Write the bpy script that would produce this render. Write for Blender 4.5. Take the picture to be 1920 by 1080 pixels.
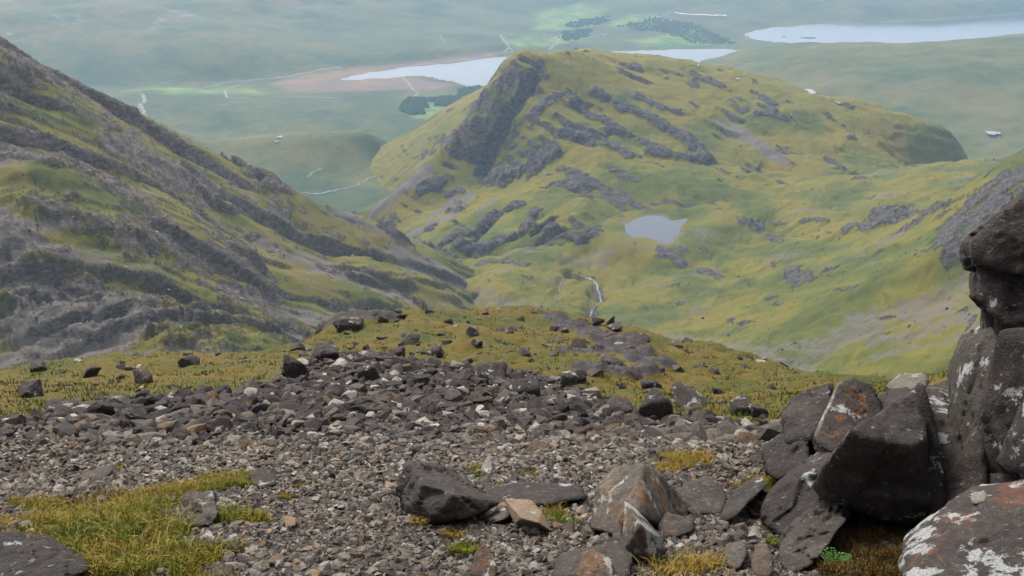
import bpy, bmesh, math, random
import numpy as np
from mathutils import Vector, Matrix, Euler

for o in list(bpy.data.objects):
    bpy.data.objects.remove(o)
SC = bpy.context.scene
COL = SC.collection

# ------------------------------------------------------------------ camera, sky, sun, exposure
PITCH = math.radians(24.8)          # the view looks down a mountain side
FPX = 1598.0                        # focal length in units of a 1920 wide picture
SEA = -620.0                        # the camera is at z = 0, the sea lochs lie 620 m lower
cam_data = bpy.data.cameras.new("camera")
cam_data.sensor_width = 36.0
cam_data.lens = 36.0 * FPX / 1920.0
cam_data.clip_start = 0.05
cam_data.clip_end = 40000.0
cam = bpy.data.objects.new("camera", cam_data)
COL.objects.link(cam)
cam.location = (0, 0, 0)
cam.rotation_euler = (math.pi / 2 - PITCH, 0, 0)
SC.camera = cam

SUN_EL, SUN_AZ = math.radians(50), math.radians(-30)   # azimuth from +Y (view direction), negative = left
world = bpy.data.worlds.new("World")
SC.world = world
world.use_nodes = True
wn, wl = world.node_tree.nodes, world.node_tree.links
sky = wn.new("ShaderNodeTexSky")
sky.sky_type = 'NISHITA'
sky.sun_disc = False
sky.sun_elevation = SUN_EL
sky.sun_rotation = SUN_AZ
sky.air_density = 1.0
sky.dust_density = 3.0
hs = wn.new("ShaderNodeHueSaturation")
hs.inputs['Saturation'].default_value = 0.22       # cloud cover: greyer than a clear sky
wl.new(sky.outputs[0], hs.inputs['Color'])
wl.new(hs.outputs[0], wn['Background'].inputs['Color'])
wn['Background'].inputs['Strength'].default_value = 0.12

sun_data = bpy.data.lights.new("sun", 'SUN')
sun_data.energy = 1.7
sun_data.angle = math.radians(14)
sun_data.color = (1.0, 0.95, 0.86)
sun = bpy.data.objects.new("sun", sun_data)
COL.objects.link(sun)
sdir = Vector((math.sin(SUN_AZ) * math.cos(SUN_EL), math.cos(SUN_AZ) * math.cos(SUN_EL), math.sin(SUN_EL)))
sun.rotation_euler = (-sdir).to_track_quat('-Z', 'Y').to_euler()

SC.view_settings.view_transform = 'Standard'
SC.view_settings.look = 'None'
SC.view_settings.gamma = 1.0
SC.view_settings.use_curve_mapping = False
SC.view_settings.exposure = 1.42
SC.render.engine = 'CYCLES'
SC.cycles.max_bounces = 5
SC.cycles.diffuse_bounces = 2
SC.cycles.glossy_bounces = 2
SC.cycles.volume_bounces = 0
SC.cycles.use_denoising = True
SC.cycles.denoising_prefilter = 'ACCURATE'

# ------------------------------------------------------------------ helpers
def ray(px, py):
    u, v = (px - 960.0) / FPX, (540.0 - py) / FPX
    x, y, z = u, math.cos(PITCH) + v * math.sin(PITCH), -math.sin(PITCH) + v * math.cos(PITCH)
    return x / y, z / y

def P(px, py, d):
    a, b = ray(px, py)
    return (a * d, d, b * d)

def pix(x, y, z):
    """picture position of world points (used only to rank stones by size)"""
    f = y * math.cos(PITCH) - z * math.sin(PITCH)
    u = y * math.sin(PITCH) + z * math.cos(PITCH)
    return 960 + FPX * x / f, 540 - FPX * u / f, f

_rng = np.random.RandomState(7)
PERM = np.concatenate([_rng.permutation(256)] * 2).astype(np.int64)
GA = np.linspace(0, 2 * np.pi, 256, endpoint=False)
GX, GY = np.cos(GA), np.sin(GA)

def perlin(x, y, seed=0):
    x = np.asarray(x, dtype=np.float64) + seed * 37.17
    y = np.asarray(y, dtype=np.float64) - seed * 91.73
    xf, yf = np.floor(x), np.floor(y)
    xi, yi = xf.astype(np.int64) & 255, yf.astype(np.int64) & 255
    fx, fy = x - xf, y - yf
    u, v = fx * fx * fx * (fx * (fx * 6 - 15) + 10), fy * fy * fy * (fy * (fy * 6 - 15) + 10)
    a, b = PERM[xi], PERM[xi + 1]
    def g(h, dx, dy):
        return GX[h] * dx + GY[h] * dy
    n00 = g(PERM[a + yi], fx, fy); n10 = g(PERM[b + yi], fx - 1, fy)
    n01 = g(PERM[a + yi + 1], fx, fy - 1); n11 = g(PERM[b + yi + 1], fx - 1, fy - 1)
    return ((n00 * (1 - u) + n10 * u) * (1 - v) + (n01 * (1 - u) + n11 * u) * v) * 1.5

def fbm(x, y, wave, octs, gain=0.5, seed=0, ridged=False):
    s, amp, tot = 0.0, 1.0, 0.0
    for k in range(octs):
        n = perlin(x / wave, y / wave, seed + k)
        if ridged:
            n = 1 - 2 * np.abs(n)
        s = s + amp * n; tot += amp
        amp *= gain; wave *= 0.5
    return s / tot * (1.0 if ridged else 1.4)

def sm(a, b, x):
    t = np.clip((x - a) / (b - a), 0, 1)
    return t * t * (3 - 2 * t)

class Surf:
    """smooth height field through surveyed points (thin plate spline)"""
    def __init__(self, pts, lam=0.0):
        p = np.array(pts, dtype=np.float64)
        self.s = max(np.ptp(p[:, 0]), np.ptp(p[:, 1]))
        self.c = p[:, :2].mean(0)
        q = (p[:, :2] - self.c) / self.s
        n = len(q)
        K = self.k(((q[:, None] - q[None]) ** 2).sum(-1)) + lam * np.eye(n)
        A = np.zeros((n + 3, n + 3)); A[:n, :n] = K
        A[:n, n] = 1; A[:n, n + 1:] = q; A[n, :n] = 1; A[n + 1:, :n] = q.T
        self.q = q
        self.w = np.linalg.solve(A, np.concatenate([p[:, 2], [0, 0, 0]]))
    @staticmethod
    def k(r2):
        return np.where(r2 > 1e-14, 0.5 * r2 * np.log(np.maximum(r2, 1e-14)), 0.0)
    def __call__(self, x, y):
        x = np.asarray(x, dtype=np.float64); sh = x.shape
        X = (x.ravel() - self.c[0]) / self.s; Y = (np.asarray(y, dtype=np.float64).ravel() - self.c[1]) / self.s
        n = len(self.q)
        out = self.w[n] + self.w[n + 1] * X + self.w[n + 2] * Y
        for i in range(n):
            out += self.w[i] * self.k((X - self.q[i, 0]) ** 2 + (Y - self.q[i, 1]) ** 2)
        return out.reshape(sh)

def drape(surf, pts, d0, d1, n=500):
    """where the sight lines meet a surface: plan positions of features seen on it"""
    res = []
    ds = np.exp(np.linspace(math.log(d0), math.log(d1), n))
    for px, py in pts:
        a, b = ray(px, py)
        gap = surf(a * ds, ds) - b * ds
        hit = np.where(gap > 0)[0]
        k = hit[0] if len(hit) else int(np.argmax(gap))
        d = ds[k]
        if len(hit) and k > 0:
            g0, g1 = gap[k - 1], gap[k]
            d = ds[k - 1] + (ds[k] - ds[k - 1]) * (-g0) / (g1 - g0 + 1e-9)
        res.append((a * d, d))
    return np.array(res)

def seg_dist(x, y, line):
    """distance to a polyline, signed side and position along it"""
    best = np.full(x.shape, 1e18); side = np.zeros(x.shape); along = np.zeros(x.shape)
    n = len(line) - 1
    for i in range(n):
        ax, ay = line[i]; bx, by = line[i + 1]
        dx, dy = bx - ax, by - ay
        L = dx * dx + dy * dy + 1e-9
        t = np.clip(((x - ax) * dx + (y - ay) * dy) / L, 0, 1)
        d2 = (x - ax - t * dx) ** 2 + (y - ay - t * dy) ** 2
        m = d2 < best
        best = np.where(m, d2, best)
        side = np.where(m, np.sign(dx * (y - ay) - dy * (x - ax)), side)
        along = np.where(m, (i + t) / n, along)
    return np.sqrt(best), side, along

def poly_sd(x, y, poly):
    """signed distance to a polygon, positive inside"""
    poly = np.asarray(poly)
    loop = np.vstack([poly, poly[:1]])
    d, _, _ = seg_dist(x, y, loop)
    ins = np.zeros(x.shape, bool)
    for i in range(len(poly)):
        ax, ay = loop[i]; bx, by = loop[i + 1]
        c = (ay > y) != (by > y)
        with np.errstate(divide='ignore', invalid='ignore'):
            xi = (bx - ax) * (y - ay) / (by - ay) + ax
        ins ^= c & (x < xi)
    return np.where(ins, d, -d)

def grid_mesh(name, X, Y, Z, mat, attrs=None, smooth=True):
    nr, nc = X.shape
    me = bpy.data.meshes.new(name)
    co = np.stack([X, Y, Z], -1).reshape(-1, 3).astype(np.float32)
    idx = np.arange(nr * nc).reshape(nr, nc)
    q = np.stack([idx[:-1, :-1], idx[:-1, 1:], idx[1:, 1:], idx[1:, :-1]], -1).reshape(-1, 4).astype(np.int32)
    me.vertices.add(len(co)); me.vertices.foreach_set('co', co.ravel())
    me.loops.add(q.size); me.loops.foreach_set('vertex_index', q.ravel())
    me.polygons.add(len(q))
    me.polygons.foreach_set('loop_start', np.arange(0, q.size, 4, dtype=np.int32))
    me.polygons.foreach_set('use_smooth', np.full(len(q), smooth, dtype=bool))
    me.update(calc_edges=True)
    for k, v in (attrs or {}).items():
        a = me.attributes.new(k, 'FLOAT', 'POINT')
        a.data.foreach_set('value', np.broadcast_to(v, X.shape).astype(np.float32).ravel())
    me.materials.append(mat)
    o = bpy.data.objects.new(name, me)
    COL.objects.link(o)
    return o

def tri_mesh(name, V, T, mat, attrs=None, smooth=False, link=True, parent=None):
    me = bpy.data.meshes.new(name)
    V = np.asarray(V, dtype=np.float32); T = np.asarray(T, dtype=np.int32)
    me.vertices.add(len(V)); me.vertices.foreach_set('co', V.ravel())
    me.loops.add(T.size); me.loops.foreach_set('vertex_index', T.ravel())
    me.polygons.add(len(T))
    me.polygons.foreach_set('loop_start', np.arange(0, T.size, T.shape[1], dtype=np.int32))
    me.polygons.foreach_set('use_smooth', np.full(len(T), smooth, dtype=bool))
    me.update(calc_edges=True)
    for k, v in (attrs or {}).items():
        a = me.attributes.new(k, 'FLOAT', 'POINT')
        a.data.foreach_set('value', np.asarray(v, dtype=np.float32).ravel())
    me.materials.append(mat)
    if not link:
        return me
    o = bpy.data.objects.new(name, me)
    COL.objects.link(o)
    if parent: o.parent = parent
    return o

def fan(t0, t1, nt, d0, d1, nd):
    t = np.linspace(t0, t1, nt); d = np.exp(np.linspace(math.log(d0), math.log(d1), nd))
    D, T = np.meshgrid(d, t, indexing='ij')
    return T * D, D

def struct(o):
    o['kind'] = 'structure'; return o
def stuff(o):
    o['kind'] = 'stuff'; return o
def tag(o, label, cat, group=None):
    o['label'] = label; o['category'] = cat
    if group: o['group'] = group
    return o

# ------------------------------------------------------------------ materials
class NT:
    def __init__(self, name):
        self.m = bpy.data.materials.new(name); self.m.use_nodes = True
        self.n, self.l = self.m.node_tree.nodes, self.m.node_tree.links
        self.b = self.n['Principled BSDF']
        self.b.inputs['Roughness'].default_value = 0.9
        self.b.inputs['Specular IOR Level'].default_value = 0.25
    def put(self, sock, v):
        if hasattr(v, 'is_output') or isinstance(v, bpy.types.NodeSocket): self.l.new(v, sock)
        else: sock.default_value = (*v, 1) if isinstance(v, tuple) and sock.type == 'RGBA' and len(v) == 3 else v
    def pos(self):
        g = self.n.new('ShaderNodeNewGeometry'); return g.outputs['Position']
    def obj(self):
        g = self.n.new('ShaderNodeTexCoord'); return g.outputs['Object']
    def attr(self, k, out='Fac'):
        a = self.n.new('ShaderNodeAttribute'); a.attribute_name = k; return a.outputs[out]
    def mapping(self, v, scale):
        m = self.n.new('ShaderNodeMapping'); m.inputs['Scale'].default_value = scale
        self.l.new(v, m.inputs['Vector']); return m.outputs[0]
    def noise(self, vec, scale, detail=4, rough=0.55, dist=0.0, out='Fac'):
        t = self.n.new('ShaderNodeTexNoise'); self.l.new(vec, t.inputs['Vector'])
        t.inputs['Scale'].default_value = scale; t.inputs['Detail'].default_value = detail
        t.inputs['Roughness'].default_value = rough; t.inputs['Distortion'].default_value = dist
        return t.outputs[out]
    def voro(self, vec, scale, feature='F1', out='Distance'):
        t = self.n.new('ShaderNodeTexVoronoi'); t.feature = feature
        self.l.new(vec, t.inputs['Vector']); t.inputs['Scale'].default_value = scale
        return t.outputs[out]
    def ramp(self, fac, stops):
        r = self.n.new('ShaderNodeValToRGB'); e = r.color_ramp.elements
        while len(e) > 1: e.remove(e[-1])
        for i, (p, c) in enumerate(stops):
            k = e[0] if i == 0 else e.new(p)
            k.position = p; k.color = (*c, 1) if len(c) == 3 else c
        self.put(r.inputs['Fac'], fac); return r.outputs['Color']
    def mix(self, fac, a, b, blend='MIX'):
        m = self.n.new('ShaderNodeMix'); m.data_type = 'RGBA'; m.blend_type = blend
        self.put(m.inputs[0], fac)
        for s, v in ((m.inputs[6], a), (m.inputs[7], b)):
            if isinstance(v, tuple): s.default_value = (*v, 1)
            else: self.put(s, v)
        return m.outputs[2]
    def math(self, op, a, b=0.0, c=0.0, clamp=False):
        m = self.n.new('ShaderNodeMath'); m.operation = op; m.use_clamp = clamp
        self.put(m.inputs[0], a); self.put(m.inputs[1], b)
        if len(m.inputs) > 2: self.put(m.inputs[2], c)
        return m.outputs[0]
    def step(self, x, lo, hi):
        r = self.n.new('ShaderNodeMapRange'); r.interpolation_type = 'SMOOTHSTEP'
        self.put(r.inputs['Value'], x); r.inputs['From Min'].default_value = lo; r.inputs['From Max'].default_value = hi
        return r.outputs[0]
    def bump(self, h, strength, dist):
        b = self.n.new('ShaderNodeBump'); b.inputs['Strength'].default_value = strength
        b.inputs['Distance'].default_value = dist; self.l.new(h, b.inputs['Height'])
        self.l.new(b.outputs[0], self.b.inputs['Normal'])
    def done(self, col):
        self.put(self.b.inputs['Base Color'], col); return self.m

GRASS_HILL = [(0.25, (0.030, 0.040, 0.002)), (0.38, (0.064, 0.072, 0.002)), (0.49, (0.102, 0.092, 0.003)), (0.60, (0.132, 0.098, 0.007)), (0.78, (0.100, 0.060, 0.018))]
ROCK_HILL = [(0.34, (0.014, 0.012, 0.012)), (0.44, (0.045, 0.038, 0.036)), (0.54, (0.095, 0.081, 0.075)), (0.70, (0.19, 0.167, 0.153))]

def hill_material(name, sc=1.0, grass=GRASS_HILL, rock=ROCK_HILL, bump=1.0):
    """moor grass with rock showing through; rock, scree and lush come from the ground's own survey"""
    m = NT(name); p = m.pos()
    big = m.noise(p, 0.012 / sc, 5, 0.6); mid = m.noise(p, 0.09 / sc, 5, 0.65); fine = m.noise(p, 0.6 / sc, 6, 0.78)
    g = m.math('ADD', m.math('MULTIPLY', big, 0.36), m.math('ADD', m.math('MULTIPLY', mid, 0.32), m.math('MULTIPLY', fine, 0.36)))
    g = m.math('ADD', g, m.math('MULTIPLY', m.attr('lush'), -0.17))
    gc = m.ramp(g, grass)
    st = m.n.new('ShaderNodeMapping'); m.l.new(p, st.inputs['Vector'])
    st.inputs['Rotation'].default_value = (0, math.radians(20), 0); st.inputs['Scale'].default_value = (0.65, 0.8, 1.6)
    st = st.outputs[0]
    rn = m.noise(st, 0.22 / sc, 9, 0.80, 0.3)
    rc = m.ramp(rn, rock)
    rc = m.mix(m.step(fine, 0.58, 0.75), rc, (0.10, 0.085, 0.05))
    sc_c = m.ramp(m.noise(p, 0.9 / sc, 5, 0.75), [(0.3, (0.058, 0.050, 0.043)), (0.7, (0.135, 0.115, 0.100))])
    rm = m.math('ADD', m.attr('rock'), m.math('MULTIPLY', m.math('SUBTRACT', m.noise(st, 0.30 / sc, 8, 0.75), 0.5), 1.25))
    rm = m.step(rm, 0.36, 0.62)
    sm_ = m.math('ADD', m.attr('scree'), m.math('MULTIPLY', m.math('SUBTRACT', m.noise(st, 0.22 / sc, 8, 0.75), 0.5), 1.5))
    sm_ = m.step(sm_, 0.35, 0.75)
    c = m.mix(sm_, gc, sc_c)
    c = m.mix(rm, c, rc)
    h = m.math('ADD', m.math('MULTIPLY', rn, m.math('ADD', m.math('MULTIPLY', rm, 1.6), 0.15)), m.math('MULTIPLY', fine, 0.35))
    m.bump(h, 1.0 * bump, 2.6 * sc)
    return m.done(c)

ROCK_LEFT = [(0.33, (0.024, 0.018, 0.015)), (0.43, (0.075, 0.060, 0.050)), (0.53, (0.145, 0.118, 0.099)), (0.66, (0.25, 0.21, 0.18))]
GRASS_LEFT = [(0.25, (0.028, 0.040, 0.003)), (0.38, (0.060, 0.068, 0.004)), (0.49, (0.096, 0.088, 0.007)), (0.60, (0.108, 0.080, 0.018)), (0.78, (0.092, 0.062, 0.028))]
M_LEFT = hill_material('left_slope_ground', grass=GRASS_LEFT, rock=ROCK_LEFT)
M_CORRIE = hill_material('corrie_ground', grass=[(p_, tuple(0.93 * v_ for v_ in c_)) for p_, c_ in GRASS_HILL])
M_HILL = hill_material('hill_ground', 1.3)
# ------------------------------------------------------------------ terrain
def PP(lst): return [P(*q) for q in lst]

def terrace(z, s, T, m, lo=0.62, hi=0.9):
    """turns an even slope into ledges and steep rock steps"""
    f = s / T; n = np.floor(f); f = f - n
    st = sm(lo, hi, f)
    return z + m * T * (st - f) , sm(lo - 0.05, lo + 0.08, f) * (1 - sm(hi - 0.02, hi + 0.1, f))

def slope_of(X, Y, Z):
    gy = np.gradient(Z, axis=0) / (np.gradient(Y, axis=0) + 1e-9)
    dx = np.gradient(X, axis=1); gx = np.gradient(Z, axis=1) / (dx + 1e-9)
    # Y is constant along a row, so gx is exact; gy holds the x drift of the fan
    gy = gy - gx * np.gradient(X, axis=0) / (np.gradient(Y, axis=0) + 1e-9)
    return np.sqrt(gx * gx + gy * gy)

# ---- left mountain flank
LEFT_PTS = PP([
    (-300, -60, 560), (0, 85, 620), (70, 118, 640), (140, 162, 660), (230, 215, 690), (320, 262, 720), (420, 308, 750), (520, 350, 780), (600, 376, 815),
    (680, 402, 850), (760, 445, 880), (850, 497, 905),
    (-300, 300, 470), (0, 200, 560), (0, 300, 505), (0, 400, 465), (0, 500, 430), (0, 600, 385), (0, 690, 345), (-300, 600, 350),
    (200, 300, 590), (200, 400, 500), (200, 500, 455), (200, 600, 405), (430, 650, 405), (300, 350, 600),
    (400, 400, 650), (400, 500, 540), (400, 590, 470), (600, 450, 740), (600, 500, 660), (600, 600, 565), (700, 450, 810), (700, 500, 740),
    (700, 560, 660), (800, 520, 800), (850, 560, 770), (840, 600, 720), (760, 620, 640)])
back = []
for (px, py, d) in [(-300, -60, 560), (0, 85, 620), (140, 162, 660), (320, 262, 720), (520, 350, 780), (680, 402, 850), (850, 497, 905)]:
    x, y, z = P(px, py, d)
    back += [(x + 40, y + 110, z - 75), (x + 120, y + 300, z - 240)]
LEFT_PTS += back
LEFT_PTS += [(-90, 240, -215), (-220, 180, -190), (60, 560, -350), (90, 700, -395), (60, 850, -440), (-28, 800, -402), (-12, 720, -378)]
LEFT = Surf(LEFT_PTS, 1e-5)
X, Y = fan(-0.80, 0.03, 580, 190, 1120, 420)
Z0 = LEFT(X, Y)
wx = X + 14 * fbm(X, Y, 60, 3, seed=3); wy = Y + 14 * fbm(X, Y, 60, 3, seed=5)
Z = Z0 + 9 * fbm(X, Y, 130, 3, seed=11) + 3.0 * fbm(wx, wy, 34, 3, seed=12)
def along(X, Y, k=0.30, ang=0.74):
    """plan coordinates stretched along the rock bands"""
    u, v = X * math.cos(ang) + Y * math.sin(ang), -X * math.sin(ang) + Y * math.cos(ang)
    return u * k, v
ua, va = along(X, Y)
low = sm(-60, -230, X) * sm(560, 400, Y)                 # the bare slabs low on the flank
mb = sm(-0.25, 0.30, fbm(ua, va, 70, 3, seed=21) - 0.10 * low - 0.08)
s = 0.47 * va + 11 * fbm(ua, va, 80, 5, seed=31)
Z1, r1 = terrace(Z, s, 27, 0.62 * mb, 0.58, 0.84)
mb2 = sm(-0.2, 0.35, fbm(ua, va, 40, 3, seed=22) + 0.1 * low - 0.16)
s2 = 0.47 * va + 6 * fbm(ua, va, 34, 5, seed=32)
Z2, r2 = terrace(Z1, s2, 10, 0.6 * mb2)
s3 = 0.47 * va + 2.5 * fbm(ua, va, 14, 4, seed=33)
Z2, r3 = terrace(Z2, s3, 4, 0.45 * sm(-0.2, 0.3, fbm(ua, va, 30, 3, seed=23) + 0.3 * low) * sm(760, 560, Y))
rk = np.maximum(np.maximum(0.62 * r1 * mb, 0.45 * r2 * mb2), 0.10 * r3)
def crags(X, Y, Z, rk, wave, amp, thr, seed, ang, stretch=0.55, wid=0.10):
    """blocks of rock standing out of the slope: level tops, broken steep edges"""
    a_, b_ = along(X, Y, stretch, ang)
    q = fbm(a_, b_, wave, 6, 0.60, seed=seed) - thr
    Z = Z + amp * sm(-wid, wid, q) * (0.75 + 0.5 * fbm(X, Y, wave, 2, seed=seed + 40))
    return Z, np.maximum(rk, sm(-1.6 * wid, -0.6 * wid, q) * (1 - 0.9 * sm(0.9 * wid, 2.4 * wid, q)))
Z2, rk = crags(X, Y, Z2, rk, 62, 8.0, 0.36, 24, 0.74)
Z2, rk = crags(X, Y, Z2, rk, 26, 3.4, 0.48, 25, 0.74)
Z2, rk = crags(X, Y, Z2, rk, 12, 1.6, 0.54, 26, 0.74)
# named crags of the flank
for line, w, h in [([(235, 290), (300, 320), (370, 350)], 20, 8), ([(70, 385), (180, 415), (250, 450)], 14, 6),
                   ([(280, 440), (345, 465)], 15, 7), ([(0, 470), (120, 560), (250, 600), (400, 640)], 34, 9),
                   ([(470, 560), (560, 620)], 26, 4), ([(0, 270), (110, 305)], 16, 6), ([(690, 455), (730, 480)], 12, 5),
                   ([(30, 105), (90, 130), (145, 165)], 14, 5), ([(170, 320), (260, 380)], 18, 5), ([(0, 600), (120, 610)], 20, 6)]:
    L = drape(LEFT, line, 200, 1000)
    d, sd, al = seg_dist(X, Y, L)
    n = fbm(X, Y, 20, 5, 0.6, seed=41)
    k = sm(1.15, 0.3, d / w + 0.8 * n)
    Z2 = Z2 + k * 0.95 * h * (0.7 + 0.6 * n)
    rk = np.maximum(rk, k * 1.0)
jag = fbm(wx, wy, 10, 6, 0.68, seed=51, ridged=True) - 0.3
slp = slope_of(X, Y, Z2)
rk = np.clip(np.maximum(rk * 0.8, 0.85 * sm(0.85, 1.3, slp)), 0, 1)
Z2 = Z2 + rk * 3.0 * jag + 0.45 * fbm(X, Y, 5, 3, 0.6, seed=61)
scree = np.maximum(sm(0.0, 0.45, fbm(ua, va, 42, 4, seed=71) + 0.04), 0.95 * low * sm(-0.35, 0.15, fbm(ua, va, 24, 4, seed=72)))
rk = rk * (1 - 0.5 * low) * (1 - 0.4 * sm(-210, -90, X)) * 0.88
lush = sm(0.0, 0.5, fbm(X, Y, 60, 3, seed=81))
left_slope = struct(grid_mesh('mountain_slope', X, Y, Z2, M_LEFT, dict(rock=rk, scree=0.75 * scree + 0.2 * low, lush=lush)))

# ---- corrie floor with its right-hand side
CORRIE_PTS = PP([
    (850, 492, 1000), (900, 500, 935), (960, 485, 930), (900, 540, 850), (900, 585, 800), (1000, 500, 900), (1000, 560, 820), (1110, 575, 830), (1115, 540, 870),
    (1080, 512, 920), (1150, 490, 950), (1170, 460, 985), (1175, 425, 1020), (1230, 458, 1000), (1230, 403, 1062), (1290, 430, 1020), (1300, 600, 745), (1200, 640, 690),
    (1300, 520, 880), (1380, 400, 1060), (1500, 340, 1180), (1650, 340, 1120), (1780, 320, 1100), (1870, 297, 1180), (1400, 450, 980), (1500, 520, 790), (1600, 400, 980), (1600, 450, 880),
    (1700, 420, 830), (1690, 500, 660), (1700, 600, 585), (1600, 600, 610), (1780, 560, 590), (1800, 640, 520), (1750, 700, 500), (1500, 690, 560), (1400, 640, 650), (1500, 610, 640),
    (1760, 480, 640), (1800, 420, 690), (1850, 352, 730), (1920, 285, 760), (2050, 220, 740), (2100, 400, 520), (1920, 450, 590), (1850, 500, 605), (2000, 640, 470), (1820, 395, 705)])
CORRIE_PTS += [(P(1920, 285, 760)[0] + 25, 860, -265), (P(1850, 352, 730)[0] + 25, 850, -305), (480, 900, -310), (620, 800, -240), (-150, 820, -420), (-120, 1050, -455), (-100, 1250, -510),
               (250, 1300, -430), (500, 1350, -420), (100, 1150, -425), (760, 1300, -380), (0, 620, -375), (50, 560, -365), (160, 560, -340), (265, 420, -300), (120, 400, -330)]
CORRIE = Surf(CORRIE_PTS, 1e-5)
TARN_PX = [(1166, 418), (1190, 407), (1215, 402), (1240, 403), (1262, 411), (1294, 407), (1290, 420), (1278, 432), (1281, 442), (1268, 446), (1270, 456), (1250, 460), (1225, 452), (1205, 446), (1180, 446), (1168, 436)]
TARN_Z = -390.0
TARN = np.array([P(px, py, TARN_Z / ray(px, py)[1])[:2] for px, py in TARN_PX])
X, Y = fan(-0.22, 0.92, 690, 300, 1420, 350)
Z0 = CORRIE(X, Y)
wx = X + 16 * fbm(X, Y, 70, 3, seed=103); wy = Y + 16 * fbm(X, Y, 70, 3, seed=105)
Z = Z0 + 7 * fbm(X, Y, 120, 3, seed=111) + 5.5 * fbm(wx, wy, 48, 4, 0.55, seed=112) + 1.5 * np.abs(fbm(wx, wy, 22, 3, seed=113))
steep0 = slope_of(X, Y, Z0)
mb = sm(0.02, 0.5, fbm(X, Y, 130, 3, seed=121) + 0.45 * sm(0.65, 1.1, steep0) - 0.12)
s = Z + 0.12 * X + 12 * fbm(X, Y, 70, 5, seed=131)
mb = 0.45 * mb * (1 - sm(0.33, 0.42, X / Y))
Z1, r1 = terrace(Z, s, 15, 0.5 * mb)
rk = 0.8 * r1 * mb * sm(-0.2, 0.2, fbm(X, Y, 35, 4, seed=132))
Z1 = Z1 + 0.9 * fbm(wx, wy, 11, 3, 0.6, seed=133)
Z1, rk = crags(X, Y, Z1, rk, 30, 3.0, 0.66, 134, 2.2, 0.6)
Z1, rk = crags(X, Y, Z1, rk, 70, 6.0, 0.62 - 0.22 * sm(0.6, 1.0, steep0), 135, 2.2, 0.6)
for line, w, h in [([(1665, 400), (1640, 430)], 22, 16), ([(1700, 405), (1690, 420)], 20, 10), ([(1480, 505), (1505, 530)], 11, 5), ([(1310, 508), (1350, 515)], 9, 3),
                   ([(1395, 418), (1420, 420)], 8, 5), ([(1450, 415), (1470, 417)], 7, 4), ([(1505, 413), (1545, 415)], 8, 4), ([(1570, 547), (1595, 550)], 6, 2), ([(900, 490), (985, 488)], 9, 4),
                   ([(1870, 340), (1800, 405), (1760, 470)], 12, 7), ([(1900, 330), (1835, 430), (1800, 480)], 16, 8), ([(1850, 390), (1870, 480)], 16, 6), ([(1580, 440), (1600, 425)], 9, 4)]:
    L = drape(CORRIE, line, 330, 1300)
    d, sd, al = seg_dist(X, Y, L)
    n = fbm(X, Y, 17, 5, 0.6, seed=141)
    k = sm(1.15, 0.3, d / w + 0.95 * n)
    Z1 = Z1 + 0.6 * k * h * (0.7 + 0.6 * n)
    rk = np.maximum(rk, 0.9 * k)
slp = slope_of(X, Y, Z1)
rk = np.clip(np.maximum(rk * 0.85, 0.8 * sm(1.0, 1.5, slp)), 0, 1)
jag = fbm(wx, wy, 10, 4, 0.6, seed=151, ridged=True) - 0.3
Z1 = Z1 + rk * 2.2 * jag + 0.5 * fbm(X, Y, 7, 3, 0.6, seed=161)
# the stream's little gorge
STREAM_PX = [(1125, 612), (1108, 600), (1112, 580), (1128, 566), (1120, 548), (1118, 530), (1095, 520), (1072, 512)]
SL = drape(CORRIE, STREAM_PX, 500, 1200)
d, sd, al = seg_dist(X, Y, SL)
Z1 = Z1 - 6.0 * sm(16, 1, d + 5 * fbm(X, Y, 12, 2, seed=171))
rk = np.maximum(rk, 0.75 * sm(11, 4, d + 7 * fbm(X, Y, 9, 2, seed=172)) * sm(-0.2, 0.3, fbm(X, Y, 30, 2, seed=173)))
S2 = drape(CORRIE, [(1048, 545), (1052, 528), (1070, 512)], 500, 1200); d2, _, _ = seg_dist(X, Y, S2)
Z1 = Z1 - 3.0 * sm(9, 1, d2)
td = poly_sd(X, Y, TARN) + 3.0 * fbm(X, Y, 18, 3, seed=181)
Z1 = np.where(td > -60, Z1 * sm(0, -60, td) + (TARN_Z + np.clip(-td * 0.10, -3, 8)) * (1 - sm(0, -60, td)), Z1)
rk = rk * sm(2, -12, td)
# scree tongues on the right, and the stony margin of the lochan
scree = 0.55 * sm(0.1, 0.5, fbm(X * 0.6 + Y * 0.3, Y, 60, 4, seed=191))
for line, w in [([(1640, 672), (1720, 650), (1800, 630), (1850, 610)], 7), ([(1640, 672), (1720, 650), (1800, 630), (1850, 610)], 7), ([(1560, 640), (1680, 600), (1800, 570)], 26), ([(1600, 600), (1720, 575)], 18), ([(1650, 640), (1800, 600)], 16), ([(1500, 690), (1430, 665)], 16)]:
    L = drape(CORRIE, line, 330, 1300)
    d, sd, al = seg_dist(X, Y, L)
    scree = np.maximum(scree, 0.62 * sm(1.3, 0.2, d / w + 0.75 * fbm(X, Y, 25, 4, seed=192)))
scree = np.maximum(scree, 0.75 * sm(-7, -2, td) * sm(-0.3, 0.2, fbm(X, Y, 30, 3, seed=194)))
lush = sm(-0.1, 0.5, fbm(X, Y, 90, 3, seed=195) + 0.25 * sm(0.1, 0.4, X / Y))
corrie = struct(grid_mesh('corrie_floor', X, Y, Z1, M_CORRIE, dict(rock=rk, scree=scree, lush=lush)))

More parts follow.
